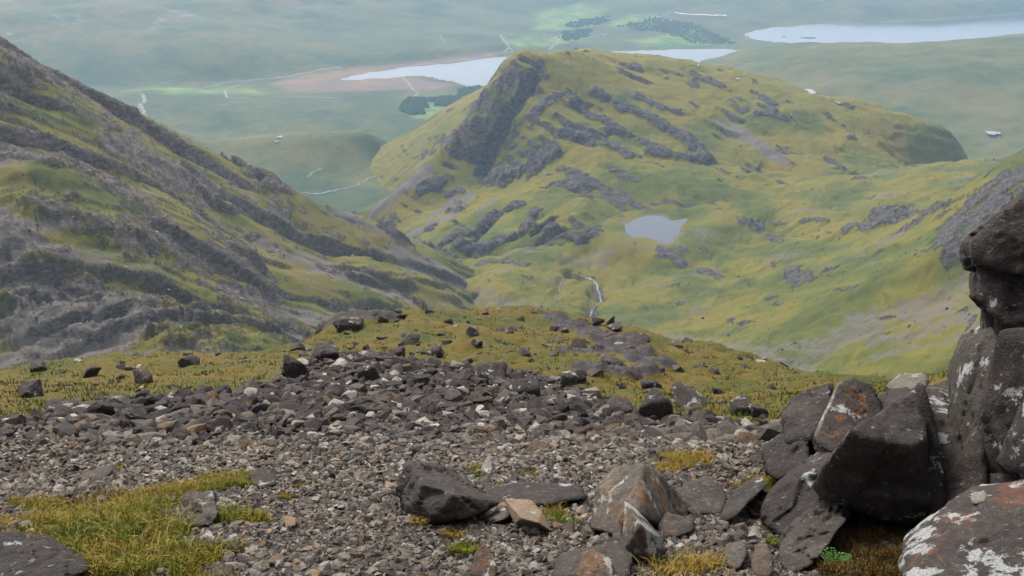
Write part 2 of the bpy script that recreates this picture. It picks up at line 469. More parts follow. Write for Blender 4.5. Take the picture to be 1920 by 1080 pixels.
# ---- the hill with a cliff in the middle distance
STAC_PTS = PP([
    (955, 106, 1470), (1000, 100, 1500), (1080, 97, 1540), (1150, 112, 1560), (1250, 124, 1590), (1330, 129, 1600), (1400, 140, 1590), (1450, 155, 1560), (1520, 174, 1540), (1600, 188, 1510), (1700, 214, 1460),
    (1750, 232, 1430), (1780, 262, 1390), (1850, 300, 1270),
    (930, 140, 1440), (905, 175, 1415), (880, 215, 1385), (850, 250, 1355), (825, 285, 1330), (765, 330, 1300), (700, 383, 1270), (672, 402, 1250),
    (1040, 130, 1430), (1000, 170, 1390), (1100, 150, 1440), (1030, 220, 1330), (960, 240, 1335), (900, 290, 1310), (960, 300, 1290), (1050, 300, 1240), (1100, 220, 1350), (1200, 200, 1400), (1300, 200, 1420), (1450, 210, 1420), (1600, 240, 1380),
    (1200, 280, 1260), (1320, 290, 1270), (1450, 300, 1280), (1600, 310, 1270), (1720, 330, 1220), (1200, 350, 1130), (1320, 340, 1160), (1450, 350, 1180),
    (1050, 370, 1130), (900, 380, 1180), (820, 380, 1230), (750, 440, 1150), (800, 460, 1080), (850, 475, 1015), (900, 440, 1070), (960, 400, 1110), (1000, 465, 985), (1080, 440, 1005), (1150, 400, 1065), (950, 470, 990)])
STAC_PTS += [(180, 1900, -330), (450, 1900, -360), (700, 1800, -450), (0, 1750, -330), (-90, 1560, -470), (-180, 1400, -530), (-330, 1330, -560), (-230, 1200, -500), (-160, 1080, -470), (-120, 1700, -470), (-300, 1700, -600),
             (120, 930, -440), (260, 950, -425), (450, 1020, -420), (620, 1150, -420), (800, 1300, -490), (950, 1400, -560), (900, 1700, -580), (760, 1560, -470), (690, 1330, -430), (-60, 960, -455), (-150, 1420, -480), (-178, 1330, -468), (-132, 1520, -485), (-112, 1620, -500), (-190, 1500, -560)]
for q in [(930, 140, 1440), (905, 175, 1415), (880, 215, 1385), (850, 250, 1355), (825, 285, 1330), (790, 312, 1312)]:
    x, y, z = P(*q); STAC_PTS.append((x - 30, y + 26, z - 62))
STAC = Surf(STAC_PTS, 3e-6)
X, Y = fan(-0.27, 0.70, 620, 930, 1950, 330)
Z0 = STAC(X, Y)
wx = X + 18 * fbm(X, Y, 80, 3, seed=203); wy = Y + 18 * fbm(X, Y, 80, 3, seed=205)
Z = Z0 + 6 * fbm(X, Y, 140, 3, seed=211) + 5.0 * fbm(wx, wy, 60, 4, 0.55, seed=212)
steep0 = slope_of(X, Y, Z0)
mb = sm(0.0, 0.45, fbm(X, Y, 120, 3, seed=221) + 0.35 * sm(0.5, 0.8, steep0) - 0.08) * (1 - 0.9 * sm(0.65, 0.95, steep0))
s = Z + 0.30 * X + 8 * fbm(X, Y, 70, 4, seed=231)
ua, va = along(X, Y, 0.35, -0.82)
s = s + 7 * fbm(ua, va, 50, 4, seed=232)
mb = mb * (1 - 0.75 * sm(-0.02, -0.11, X / Y) * sm(-320, -370, Z0))
Z1, r1 = terrace(Z, s, 17, 0.6 * mb)
rk = 0.9 * r1 * mb * sm(-0.35, 0.1, fbm(ua, va, 40, 3, seed=233))
south = sm(1480, 1350, Y)
Z1, rk = crags(X, Y, Z1, rk, 75, 8.0, 0.68 - 0.12 * south, 234, -0.82, 0.35)
Z1, rk = crags(X, Y, Z1, rk, 32, 4.0, 0.68 - 0.10 * south, 235, -0.82, 0.4)
for line, w, h in [([(1120, 178), (1200, 215), (1290, 262), (1330, 300)], 15, 8), ([(1190, 180), (1280, 215)], 12, 4), ([(1095, 205), (1180, 250), (1250, 285)], 13, 6), ([(1040, 250), (1120, 260), (1180, 290)], 15, 7),
                   ([(1210, 285), (1320, 300)], 13, 9), ([(1310, 145), (1365, 162)], 12, 6), ([(1410, 170), (1450, 195)], 10, 4), ([(1425, 200), (1450, 210)], 9, 5), ([(1720, 252), (1760, 266)], 5, 4), ([(1590, 262), (1600, 264)], 9, 4),
                   ([(1060, 320), (1100, 345)], 14, 6), ([(1150, 320), (1190, 330)], 10, 5), ([(1000, 215), (1040, 180)], 14, 6), ([(930, 330), (1000, 310), (1040, 290)], 22, 12), ([(1580, 315), (1550, 300)], 10, 3), ([(1480, 225), (1420, 215)], 8, 3),
                   ([(840, 460), (880, 440), (930, 400), (960, 390)], 16, 9), ([(860, 465), (900, 470), (960, 445)], 12, 8), ([(1000, 400), (980, 440)], 13, 8), ([(1040, 420), (1020, 460)], 11, 6), ([(1090, 455), (1120, 440)], 9, 5),
                   ([(790, 350), (830, 335)], 12, 5), ([(840, 365), (860, 360)], 10, 4), ([(1050, 440), (1090, 455), (1130, 470)], 9, 4)]:
    L = drape(STAC, line, 940, 1700)
    d, sd, al = seg_dist(X, Y, L)
    n = fbm(X, Y, 30, 6, 0.62, seed=241)
    k = sm(1.2, 0.25, d / (0.85 * w) + 1.35 * n)
    Z1 = Z1 + k * h * (0.8 + 0.5 * n)
    rk = np.maximum(rk, k)
# the big cliff: ribs and a deep gully
CL = drape(STAC, [(955, 110), (930, 142), (900, 185), (868, 230), (832, 285), (880, 298), (925, 296), (945, 240), (985, 200), (1030, 150), (1010, 118)], 940, 1700)
cd = sm(-14, 16, poly_sd(X, Y, CL) + 22 * fbm(X, Y, 45, 3, seed=251))
rib = fbm(X + 0.2 * Y, 0.35 * Y, 34, 4, 0.55, seed=252, ridged=True)
Z1 = Z1 + cd * 15 * (rib - 0.35)
rk = np.maximum(rk, cd * (0.46 + 0.95 * fbm(X, 0.6 * Y, 45, 5, 0.6, seed=253)))
G = drape(STAC, [(1000, 150), (965, 205), (940, 250), (915, 295), (890, 340)], 940, 1700)
d, sd, al = seg_dist(X, Y, G)
Z1 = Z1 - 16 * sm(15, 2, d + 5 * fbm(X, Y, 18, 2, seed=254)) * sm(1.0, 0.75, al)
for line, w in [([(940, 395), (905, 435), (880, 465)], 6), ([(1060, 425), (1015, 460)], 6), ([(1000, 440), (1040, 405)], 5)]:
    d, sd, al = seg_dist(X, Y, drape(STAC, line, 940, 1700))
    Z1 = Z1 - 8 * sm(w * 1.6, 1, d)
slp = slope_of(X, Y, Z1)
rk = np.clip(np.maximum(rk * 0.95, 0.9 * sm(0.85, 1.25, slp)), 0, 1)
jag = fbm(wx, wy, 15, 5, 0.66, seed=261, ridged=True) - 0.3
Z1 = Z1 + rk * 5.0 * jag + 0.7 * fbm(X, Y, 9, 3, 0.6, seed=262)
td = poly_sd(X, Y, TARN)
Z1 = np.where(td > -140, np.minimum(Z1, TARN_Z - 5 + 0.34 * np.maximum(-td, 0)), Z1)
scree = np.zeros_like(X)
for line, w in [([(800, 315), (760, 345), (700, 395)], 15), ([(880, 365), (830, 410), (750, 450)], 13), ([(850, 370), (800, 410)], 9), ([(930, 370), (900, 390)], 8), ([(1380, 235), (1460, 300)], 20), ([(1350, 220), (1400, 260)], 14)]:
    d, sd, al = seg_dist(X, Y, drape(STAC, line, 940, 1700))
    scree = np.maximum(scree, 0.95 * sm(1.2, 0.4, d / w + 0.4 * fbm(X, Y, 30, 3, seed=271)))
rk = rk * (1 - 0.75 * scree)
rk = rk * (1 - 0.8 * sm(0.38, 0.45, X / Y))
lush = sm(-0.05, 0.5, fbm(X, Y, 110, 3, seed=281) + 0.5 * sm(1250, 1100, Y) - 0.35 * sm(1380, 1500, Y))
hill = struct(grid_mesh('hill', X, Y, Z1, M_HILL, dict(rock=rk, scree=scree, lush=lush)))

# ---- valley floor, sea loch basins and the far hills
def sea_pt(px, py): return np.array(P(px, py, SEA / ray(px, py)[1])[:2])
LOCH1 = np.array([sea_pt(*q) for q in [(640, 150), (690, 136), (760, 126), (850, 118), (920, 108), (980, 104), (1060, 110), (1100, 140), (1000, 175), (905, 164), (868, 160), (845, 152), (800, 143), (765, 143), (720, 147)]])
LOCH2 = np.array([sea_pt(*q) for q in [(1060, 108), (1120, 97), (1250, 94), (1350, 92), (1392, 94), (1370, 104), (1320, 112), (1290, 125), (1150, 140)]])
LOCH3 = np.array([sea_pt(*q) for q in [(1392, 64), (1450, 52), (1560, 44), (1680, 42), (1760, 38), (1920, 27), (2200, 12), (2500, 20), (2300, 60), (2000, 72), (1700, 82), (1520, 80), (1450, 78), (1420, 74)]])
FAR_PTS = PP([(-900, 300, 3000), (-300, 60, 3300), (100, 0, 3900), (-200, 0, 3700), (230, 30, 3700), (400, 110, 3250), (500, 0, 4400), (600, 60, 3950), (700, 100, 3560), (900, 0, 5100), (850, 60, 4150), (900, 95, 3650), (180, 178, 2960), (420, 152, 3150),
               (1000, 60, 4280), (1000, 20, 4950), (1200, 50, 4420), (1200, 10, 5050), (1300, 75, 4080), (1400, 15, 5000), (1400, -20, 5500), (1600, 10, 5000), (1750, 0, 5100), (1920, -5, 5250),
               (1390, 94, 2950), (1500, 86, 2850), (1700, 80, 2700), (1920, 66, 2600), (2200, 55, 2550), (1500, 150, 2350), (1700, 150, 2250), (1920, 150, 2180), (1800, 250, 1880), (1920, 280, 1740), (1700, 200, 2080), (2200, 200, 1950)])
FAR_PTS += [(x, y, SEA + h) for x, y, h in [(-900, 2500, 22), (-400, 2500, 14), (-100, 2700, 8), (-1200, 2800, 40), (-500, 2900, 4), (-800, 2900, 6), (-200, 3300, 2), (200, 3300, 1), (600, 3700, 1), (1300, 4400, 1), (1900, 4700, 1), (700, 4000, 10), (200, 2700, 14), (900, 3350, 5), (1300, 3350, 8), (1800, 3400, 10), (600, 3150, 8), (2400, 3600, 20),
            (0, 2350, 22), (300, 2200, 40), (-700, 1500, 70), (-250, 1350, 48), (-100, 1600, 50),
            (-4000, 3500, 260), (-3500, 6000, 420), (0, 7200, 330), (-1500, 6500, 420), (2000, 7200, 300), (4500, 7000, 300), (4500, 4000, 60), (3500, 2500, 260), (0, 9500, 420), (4000, 9500, 420), (-4000, 9500, 520)]]
FAR_PTS += PP([(560, 368, 1690), (640, 352, 1740), (740, 312, 1940), (500, 252, 1965), (600, 251, 1965), (700, 257, 1960), (800, 275, 1935), (420, 300, 1870), (600, 300, 1860), (350, 254, 1970), (250, 245, 1950)])
FAR_PTS += [(x * 1.07, 2150, SEA + 22) for x in (-850, -600, -400, -250, -150)] + [(x * 1.2, 2420, SEA + 12) for x in (-900, -600, -300, -100)]
FAR = Surf(FAR_PTS, 1e-5)
X, Y = fan(-1.1, 1.1, 490, 1280, 9400, 270)
Z0 = FAR(X, Y)
rise = sm(SEA + 10, SEA + 160, Z0)
far_k = sm(3300, 4200, Y)
Z = Z0 + (3 + (8 + 22 * far_k) * rise) * fbm(X, Y, 420, 4, seed=311) + (1.2 + 4 * rise) * fbm(X, Y, 90, 4, seed=312) + (5 + 12 * far_k) * rise * (fbm(X, Y, 300, 4, seed=313, ridged=True) - 0.4)
nz = 26 * fbm(X, Y, 130, 4, seed=321)
wd = np.maximum.reduce([poly_sd(X, Y, L) for L in (LOCH1, LOCH2, LOCH3)]) + nz * 0.8
Z = np.where(wd > 0, SEA - 2, SEA + 1.2 + np.maximum(Z - SEA - 1.2, 0.3 + 0.0 * Z) * sm(0, -160, wd))
rk = sm(0.18, 0.5, fbm(X, Y, 150, 5, 0.6, seed=331) + 0.25 * rise - 0.16) * 0.5 * rise * sm(-300, -1100, X)
flat = 1 - sm(SEA + 3, SEA + 14, Z)
FLATS = np.array([sea_pt(*q) for q in [(420, 160), (560, 142), (640, 128), (760, 122), (940, 104), (945, 98), (900, 98), (640, 122), (500, 145)]])
WEED = np.array([sea_pt(*q) for q in [(500, 158), (600, 136), (700, 122), (740, 135), (690, 142), (760, 146), (830, 152), (870, 160), (800, 170), (720, 172), (640, 175), (560, 172)]])
WEED2 = np.array([sea_pt(*q) for q in [(940, 112), (880, 116), (760, 128), (700, 136), (690, 128), (800, 116), (930, 98)]])
mud = np.maximum(sm(-30, 40, poly_sd(X, Y, WEED) + nz * 1.6), sm(-20, 30, poly_sd(X, Y, WEED2) + nz * 0.6))
mud = np.maximum(mud, 0.7 * sm(-26, -2, wd))
fields = np.zeros_like(X)
for poly in [[(1000, 60), (1010, 32), (1090, 22), (1130, 30), (1120, 52), (1060, 62)], [(1130, 55), (1180, 38), (1240, 40), (1230, 52), (1160, 60)], [(1010, 75), (1080, 66), (1100, 82), (1030, 92)], [(1180, 80), (1300, 62), (1340, 85), (1220, 92)],
             [(230, 190), (330, 170), (470, 165), (500, 178), (330, 200)], [(950, 85), (1000, 75), (1040, 95), (960, 98)], [(800, 205), (850, 190), (840, 230), (780, 230)]]:
    fields = np.maximum(fields, sm(-40, 40, poly_sd(X, Y, np.array([sea_pt(*q) for q in poly])) + nz * 1.4))
lush = np.clip(0.6 * sm(0.0, 0.5, fbm(X, Y, 300, 3, seed=341)) + 0.5 * (1 - rise), 0, 1)
M_FAR = NT('valley_ground')
def far_mat(m):
    p = m.pos()
    big = m.noise(p, 0.004, 6, 0.62); mid = m.noise(p, 0.025, 5, 0.65)
    g = m.math('ADD', m.math('MULTIPLY', big, 0.6), m.math('MULTIPLY', mid, 0.4))
    g = m.math('ADD', g, m.math('MULTIPLY', m.attr('lush'), -0.18))
    c = m.ramp(g, [(0.28, (0.018, 0.038, 0.010)), (0.42, (0.048, 0.062, 0.014)), (0.53, (0.085, 0.078, 0.022)), (0.68, (0.100, 0.064, 0.034))])
    f = m.ramp(m.noise(p, 0.012, 3), [(0.38, (0.035, 0.10, 0.012)), (0.62, (0.13, 0.16, 0.03))])
    c = m.mix(m.attr('fields'), c, f)
    w = m.ramp(m.noise(m.mapping(p, (1, 2.2, 1)), 0.012, 4, 0.6), [(0.36, (0.10, 0.075, 0.085)), (0.5, (0.125, 0.085, 0.050)), (0.62, (0.18, 0.105, 0.040)), (0.75, (0.11, 0.09, 0.078))])
    c = m.mix(m.attr('mud'), c, w)
    r = m.ramp(mid, [(0.3, (0.06, 0.055, 0.055)), (0.7, (0.19, 0.17, 0.165))])
    k = m.step(m.math('ADD', m.attr('rock'), m.math('MULTIPLY', m.math('SUBTRACT', mid, 0.5), 1.0)), 0.3, 0.7)
    c = m.mix(k, c, r)
    m.bump(mid, 0.6, 8.0)
    return m.done(c)
valley = struct(grid_mesh('valley_ground', X, Y, Z, far_mat(M_FAR), dict(rock=rk, lush=lush, mud=mud * (1 - sm(SEA + 6, SEA + 14, Z)), fields=fields)))

# ---- water
def water_mat(name, deep, rough, scale):
    m = NT(name); p = m.pos()
    m.b.inputs['Roughness'].default_value = rough; m.b.inputs['Specular IOR Level'].default_value = 0.5; m.b.inputs['IOR'].default_value = 1.33
    h = m.noise(m.mapping(p, (1, 0.5, 1)), scale, 4, 0.6)
    m.bump(h, 0.25, 0.25)
    return m.done(deep)
M_SEA = water_mat('loch_water', (0.03, 0.04, 0.05), 0.12, 0.05)
M_TARN = water_mat('tarn_water', (0.035, 0.042, 0.055), 0.10, 0.3)
def sheet(name, poly, z, mat):
    me = bpy.data.meshes.new(name); me.from_pydata([(x, y, z) for x, y in poly], [], [list(range(len(poly)))]); me.update()
    me.materials.append(mat); o = bpy.data.objects.new(name, me); COL.objects.link(o); return struct(o)
def grow(poly, k):
    c = poly.mean(0); v = poly - c
    return c + v * (1 + k / np.linalg.norm(v, axis=1, keepdims=True))
def box_sheet(name, poly, k, z, mat):
    a, b = poly.min(0) - k, poly.max(0) + k
    return sheet(name, [(a[0], a[1]), (b[0], a[1]), (b[0], b[1]), (a[0], b[1])], z, mat)
box_sheet('sea_loch', np.vstack([LOCH1, LOCH2, LOCH3]), 150, SEA, M_SEA)
sheet('lochan', grow(TARN, 9), TARN_Z - 0.4, M_TARN)

# ---- foreground: the scree gully and the grassy knoll below it, and the mountain side the camera stands on
CREST = [(-200, 735, 17), (0, 704, 20), (120, 688, 23), (250, 676, 25), (420, 667, 27), (530, 655, 29), (620, 608, 36), (700, 592, 40), (800, 590, 42), (870, 581, 44), (930, 577, 45), (1050, 588, 43), (1150, 608, 40), (1230, 632, 36), (1300, 652, 33), (1400, 675, 29), (1480, 692, 26), (1560, 714, 23), (1700, 730, 20), (1850, 760, 16)]
FG_PTS = PP(CREST) + PP([
    (0, 1080, 3.4), (480, 1080, 3.4), (960, 1080, 3.35), (1400, 1080, 3.3), (0, 900, 6.6), (480, 900, 6.6), (960, 900, 6.5), (1350, 900, 6.2), (0, 780, 12), (480, 780, 12), (960, 800, 11), (1380, 820, 9.6),
    (530, 700, 18), (700, 690, 19.5), (900, 715, 17), (1100, 755, 14), (1300, 770, 13), (1450, 780, 12.3), (250, 720, 17), (100, 730, 16),
    (800, 650, 28), (1000, 650, 28), (1200, 690, 22), (1400, 725, 19), (700, 630, 31), (1000, 615, 35)])
for q in CREST:
    x, y, z = P(*q)
    FG_PTS += [(x * 1.1, y * 1.12, z - 0.12 * y * 0.62), (x * 1.3, y * 1.4, z - y * 0.40)]
FG_PTS += [(0, 0, -1.7), (-6, 0, -1.6), (5, 0, -1.6), (0, -4, 0.6), (-8, -4, 0.7), (7, -4, 1.4), (4.5, 3, -2.6), (7, 6, -4.2), (9, 10, -5.0), (-9, 4, -3.0), (-14, 8, -4.8), (3.0, 4.5, -3.75)]
FG_PTS += PP([(1640, 985, 4.5), (1745, 990, 4.35), (1480, 1075, 3.55), (1702, 1055, 3.35), (1900, 1075, 2.9), (1430, 980, 4.7), (1500, 850, 6.6)])
FG = Surf(FG_PTS, 1e-6)
t = np.linspace(-1, 1, 390); t = np.sign(t) * (0.62 * np.abs(t) + 0.9 * np.abs(t) ** 5)
dd = np.concatenate([np.linspace(-5.5, 2.6, 34)[:-1], np.exp(np.linspace(math.log(2.6), math.log(64), 290))])
D, T = np.meshgrid(dd, t, indexing='ij'); Y = D; X = T * np.maximum(D, 2.6 + (2.6 - D) * 0.5)
def fg_h(X, Y):
    far = sm(8, 26, Y)
    z = (0.05 + 0.30 * far) * fbm(X, Y, 5.5, 3, seed=411) + (0.045 + 0.10 * far) * fbm(X, Y, 1.3, 3, seed=412)
    return FG(X, Y) + z + 0.02 * fbm(X, Y, 0.28, 2, seed=413)
Z = fg_h(X, Y)
FGD = lambda pts: drape(FG, pts, 2.2, 60)
# where the scree ends and the grass of the knoll begins
EDGE = FGD([(-100, 830), (0, 808), (120, 784), (260, 768), (400, 750), (500, 727), (560, 694), (640, 668), (720, 668), (800, 690), (900, 705), (1000, 712), (1080, 735), (1180, 772), (1290, 800), (1400, 806), (1500, 822), (1650, 800)])
def knoll_side(x, y):
    """> 0 on the grass beyond the scree, in metres"""
    ye = np.interp(np.asarray(x) / np.maximum(y, 0.5), EDGE[:, 0] / EDGE[:, 1], EDGE[:, 1])
    return y - ye
PATCHES = [FGD(q) for q in ([(0, 985), (60, 945), (170, 940), (260, 925), (330, 950), (380, 1000), (420, 1030), (400, 1085), (0, 1085)], [(290, 945), (340, 915), (400, 893), (470, 882), (468, 912), (400, 925), (340, 948)], [(405, 965), (430, 950), (480, 955), (470, 972), (420, 976)],
                            [(1225, 880), (1265, 850), (1320, 862), (1330, 885), (1270, 892)], [(1225, 1085), (1270, 1062), (1350, 1052), (1360, 1085)], [(1020, 990), (1030, 945), (1080, 955), (1075, 985)], [(1390, 905), (1420, 890), (1450, 915), (1420, 930)], [(880, 895), (900, 875), (920, 885), (905, 900)], [(1150, 800), (1180, 795), (1190, 806), (1160, 810)])]
def grassiness(x, y):
    k = knoll_side(x, y)
    g = sm(-0.6, 0.8, k + 1.6 * fbm(x, y, 2.4, 3, seed=421) * sm(4, 12, y))
    for p in PATCHES:
        g = np.maximum(g, sm(-0.08, 0.12, poly_sd(x, y, p) + 0.22 * fbm(x, y, 0.5, 3, seed=422)))
    return g
gr = grassiness(X, Y)
OUT = [FGD(q) for q in ([(1030, 592), (1150, 640), (1230, 690)], [(1060, 615), (1200, 665)], [(1130, 700), (1200, 705)], [(1080, 665), (1110, 660)], [(640, 600), (700, 596)], [(1220, 680), (1170, 640)])]
outc = np.zeros_like(X)
for L, w in zip(OUT, (0.85, 0.75, 0.8, 0.7, 1.1, 0.6)):
    d, _, _ = seg_dist(X, Y, L)
    outc = np.maximum(outc, sm(1.1, 0.5, d / w + 0.7 * fbm(X, Y, 1.8, 3, seed=431)))
Z = Z + outc * (0.12 + 0.34 * fbm(X, Y, 1.5, 4, 0.6, seed=432, ridged=True))
grd = gr * (1 - outc)
Z = Z + grd * sm(10, 20, Y) * 0.16 * np.abs(fbm(X, Y, 0.9, 2, seed=433)) 
M_FG = NT('mountain_ground')
def fg_mat(m):
    p = m.pos()
    n1 = m.noise(p, 0.35, 4, 0.6); n2 = m.noise(p, 2.6, 5, 0.7); n3 = m.noise(p, 14, 4, 0.7)
    g = m.math('ADD', m.math('MULTIPLY', n1, 0.5), m.math('ADD', m.math('MULTIPLY', n2, 0.32), m.math('MULTIPLY', n3, 0.18)))
    gc = m.ramp(g, [(0.30, (0.018, 0.034, 0.003)), (0.42, (0.036, 0.043, 0.003)), (0.52, (0.070, 0.052, 0.003)), (0.62, (0.094, 0.052, 0.006)), (0.75, (0.075, 0.038, 0.012))])
    v = m.voro(p, 22, out='Color')
    sep = m.n.new('ShaderNodeSeparateColor'); m.l.new(v, sep.inputs[0])
    dc = m.ramp(sep.outputs[0], [(0.0, (0.020, 0.018, 0.016)), (0.5, (0.045, 0.040, 0.036)), (0.8, (0.08, 0.07, 0.06)), (1.0, (0.11, 0.08, 0.055))])
    oc = m.ramp(m.noise(p, 2.6, 8, 0.8), [(0.32, (0.010, 0.0085, 0.009)), (0.52, (0.032, 0.026, 0.027)), (0.72, (0.095, 0.082, 0.078))])
    k = m.step(m.math('ADD', m.attr('grass'), m.math('MULTIPLY', m.math('SUBTRACT', n2, 0.5), 0.8)), 0.35, 0.65)
    c = m.mix(k, dc, gc)
    c = m.mix(m.step(m.math('ADD', m.attr('rock'), m.math('MULTIPLY', m.math('SUBTRACT', n2, 0.5), 1.6)), 0.4, 0.6), c, oc)
    h = m.math('ADD', m.math('MULTIPLY', n3, 0.5), m.math('MULTIPLY', m.voro(p, 22), -0.8))
    m.bump(h, 0.9, 0.04)
    return m.done(c)
mountain = struct(grid_mesh('mountain_ground', X, Y, Z, fg_mat(M_FG), dict(grass=grd, rock=outc)))

# the mountain goes on behind and beside the camera
X, Y = np.meshgrid(np.linspace(-90, 90, 120), np.linspace(-60, -5.3, 60))
Z = 1.0 + (-5.3 - Y) * 0.95 + 0.02 * np.abs(X) + 2.5 * sm(0, 10, -5.3 - Y) * fbm(X, Y, 12, 4, seed=451)
Z = Z - sm(10, 60, np.abs(X)) * (8 + 0.15 * np.abs(X))
struct(grid_mesh('mountain_side', X, Y, Z, M_FG.m, dict(grass=0 * X, rock=0.6 + 0 * X)))

# ------------------------------------------------------------------ the hazy air over the valley
def haze_box(lo, hi, density, colour):
    bm = bmesh.new(); bmesh.ops.create_cube(bm, size=1)
    for v in bm.verts:
        v.co = Vector([lo[i] + (v.co[i] + 0.5) * (hi[i] - lo[i]) for i in range(3)])
    me = bpy.data.meshes.new('haze'); bm.to_mesh(me); bm.free()
    o = bpy.data.objects.new('haze', me); COL.objects.link(o); stuff(o)
    m = bpy.data.materials.new('haze_air'); m.use_nodes = True; n = m.node_tree.nodes; n.clear()
    out = n.new('ShaderNodeOutputMaterial'); pv = n.new('ShaderNodeVolumePrincipled')
    pv.inputs['Density'].default_value = density; pv.inputs['Color'].default_value = (*colour, 1); pv.inputs['Anisotropy'].default_value = 0.0
    m.node_tree.links.new(pv.outputs[0], out.inputs['Volume'])
    me.materials.append(m)
    return o
haze_box((-9600, -120, -960), (9600, 9800, 70), 0.9e-4, (0.50, 0.73, 1.0))
# ------------------------------------------------------------------ rocks
def grad3(h, x, y, z):
    h = h & 15
    u = np.where(h < 8, x, y); v = np.where(h < 4, y, np.where((h == 12) | (h == 14), x, z))
    return np.where(h & 1, -u, u) + np.where(h & 2, -v, v)

def perlin3(p, seed=0):
    p = p + seed * 17.31
    f = np.floor(p); i = f.astype(np.int64) & 255; d = p - f
    w = d * d * d * (d * (d * 6 - 15) + 10)
    out = 0
    for a in (0, 1):
        for b in (0, 1):
            for c in (0, 1):
                h = PERM[PERM[PERM[(i[:, 0] + a) & 255] + ((i[:, 1] + b) & 255)] + ((i[:, 2] + c) & 255)]
                g = grad3(h, d[:, 0] - a, d[:, 1] - b, d[:, 2] - c)
                out = out + g * (w[:, 0] if a else 1 - w[:, 0]) * (w[:, 1] if b else 1 - w[:, 1]) * (w[:, 2] if c else 1 - w[:, 2])
    return out

def fbm3(p, wave, octs, gain=0.55, seed=0, ridged=False):
    s, a, t = 0, 1.0, 0
    for k in range(octs):
        n = perlin3(p / wave, seed + k)
        s = s + a * ((1 - 2 * np.abs(n)) if ridged else n); t += a; a *= gain; wave *= 0.5
    return s / t

_ICO = {}
def ico(n):
    if n not in _ICO:
        bm = bmesh.new(); bmesh.ops.create_icosphere(bm, subdivisions=n, radius=1)
        _ICO[n] = (np.array([v.co[:] for v in bm.verts]), np.array([[v.index for v in f.verts] for f in bm.faces])); bm.free()
    return _ICO[n]

def hull_planes(pts):
    bm = bmesh.new()
    for p in pts: bm.verts.new(p)
    bmesh.ops.convex_hull(bm, input=bm.verts[:])
    bm.normal_update()
    N = np.array([f.normal[:] for f in bm.faces if f.calc_area() > 1e-9]); C = np.array([f.verts[0].co[:] for f in bm.faces if f.calc_area() > 1e-9])
    bm.free()
    return N, (N * C).sum(1)

def rock_shape(pts, level, seed, rough=0.03, chips=14, sharp=110, strata=None):
    """a weathered block: the hull of the given corners with broken edges and an uneven surface"""
    rng = np.random.RandomState(seed); chips = max(1, chips // 3)
    pts = np.asarray(pts, float); c = (pts.max(0) + pts.min(0)) / 2 * 0.5 + pts.mean(0) * 0.5
    q = pts - c
    w, R = np.linalg.eigh(q.T @ q / len(q)); sc = np.sqrt(np.maximum(w, 1e-6)); sc = np.maximum(sc, sc.max() * 0.22)
    A = (R * sc) @ R.T; Ai = np.linalg.inv(A)
    h = q @ Ai.T
    N, d = hull_planes(h)
    d = np.maximum(d, 0.10)
    nn = rng.normal(size=(chips, 3)); nn /= np.linalg.norm(nn, axis=1, keepdims=True)
    sup = (h @ nn.T).max(0)
    N = np.vstack([N, nn]); d = np.concatenate([d, sup * rng.uniform(0.84, 0.97, chips)])
    D, F = ico(level)
    k = np.maximum(D @ N.T, 0) / d
    r = (k ** sharp).sum(1) ** (-1.0 / sharp)
    V = (D * r[:, None]) @ A.T
    size = np.ptp(pts, 0).max(); nrm = D @ A.T; nrm /= np.linalg.norm(nrm, axis=1, keepdims=True)
    P0 = V + seed * 3.7
    amp = 0.85 * rough * size
    disp = amp * (0.45 * fbm3(P0, 0.4 * size, 2, 0.5, seed) + 0.45 * fbm3(P0, 0.08 * size, 4, 0.65, seed + 9))
    st = strata if strata is not None else rng.normal(size=3)
    st = np.array(st) / np.linalg.norm(st)
    lay = (V @ st) / (0.085 * size) + 0.8 * fbm3(P0, 0.5 * size, 2, 0.5, seed + 3)
    fr = lay - np.floor(lay)
    disp = disp + 0.55 * amp * (sm(0.0, 0.10, fr) - 0.5) * (fbm3(P0, 0.4 * size, 2, 0.5, seed + 5) > -0.1)
    if level >= 3:                      # broken faces: flat scars set in and out, with cracks between them
        for kk, am in ((14, 0.60), (44, 0.34), (150, 0.16)) if level >= 4 else ((12, 0.5),):
            cs = V[rng.randint(0, len(V), kk)]; val = rng.uniform(-0.5, 1, kk); tl = rng.normal(0, 0.8, (kk, 3))
            W = V * 1.0 + 0.02 * size * np.stack([fbm3(P0, 0.3 * size, 2, 0.5, seed + 20 + a) for a in range(3)], 1)
            d2 = ((W[:, None] - cs[None]) ** 2).sum(-1); i1 = d2.argmin(1)
            srt = np.partition(d2, 1, axis=1); edge = np.sqrt(srt[:, 1]) - np.sqrt(srt[:, 0])
            disp = disp + amp * am * (val[i1] + ((W - cs[i1]) * tl[i1]).sum(1) / (0.22 * size)) - amp * 0.9 * am * sm(0.016 * size, 0, edge)
    disp = np.where(disp < -0.5 * amp, -0.5 * amp + 0.25 * (disp + 0.5 * amp), disp)      # no deep pits
    return V + nrm * disp[:, None] + c, F

STONE_RAMP = [(0.0, (0.016, 0.0115, 0.0115)), (0.35, (0.042, 0.032, 0.030)), (0.55, (0.084, 0.069, 0.058)), (0.72, (0.152, 0.131, 0.107)), (0.86, (0.22, 0.195, 0.162)), (1.0, (0.34, 0.31, 0.28))]

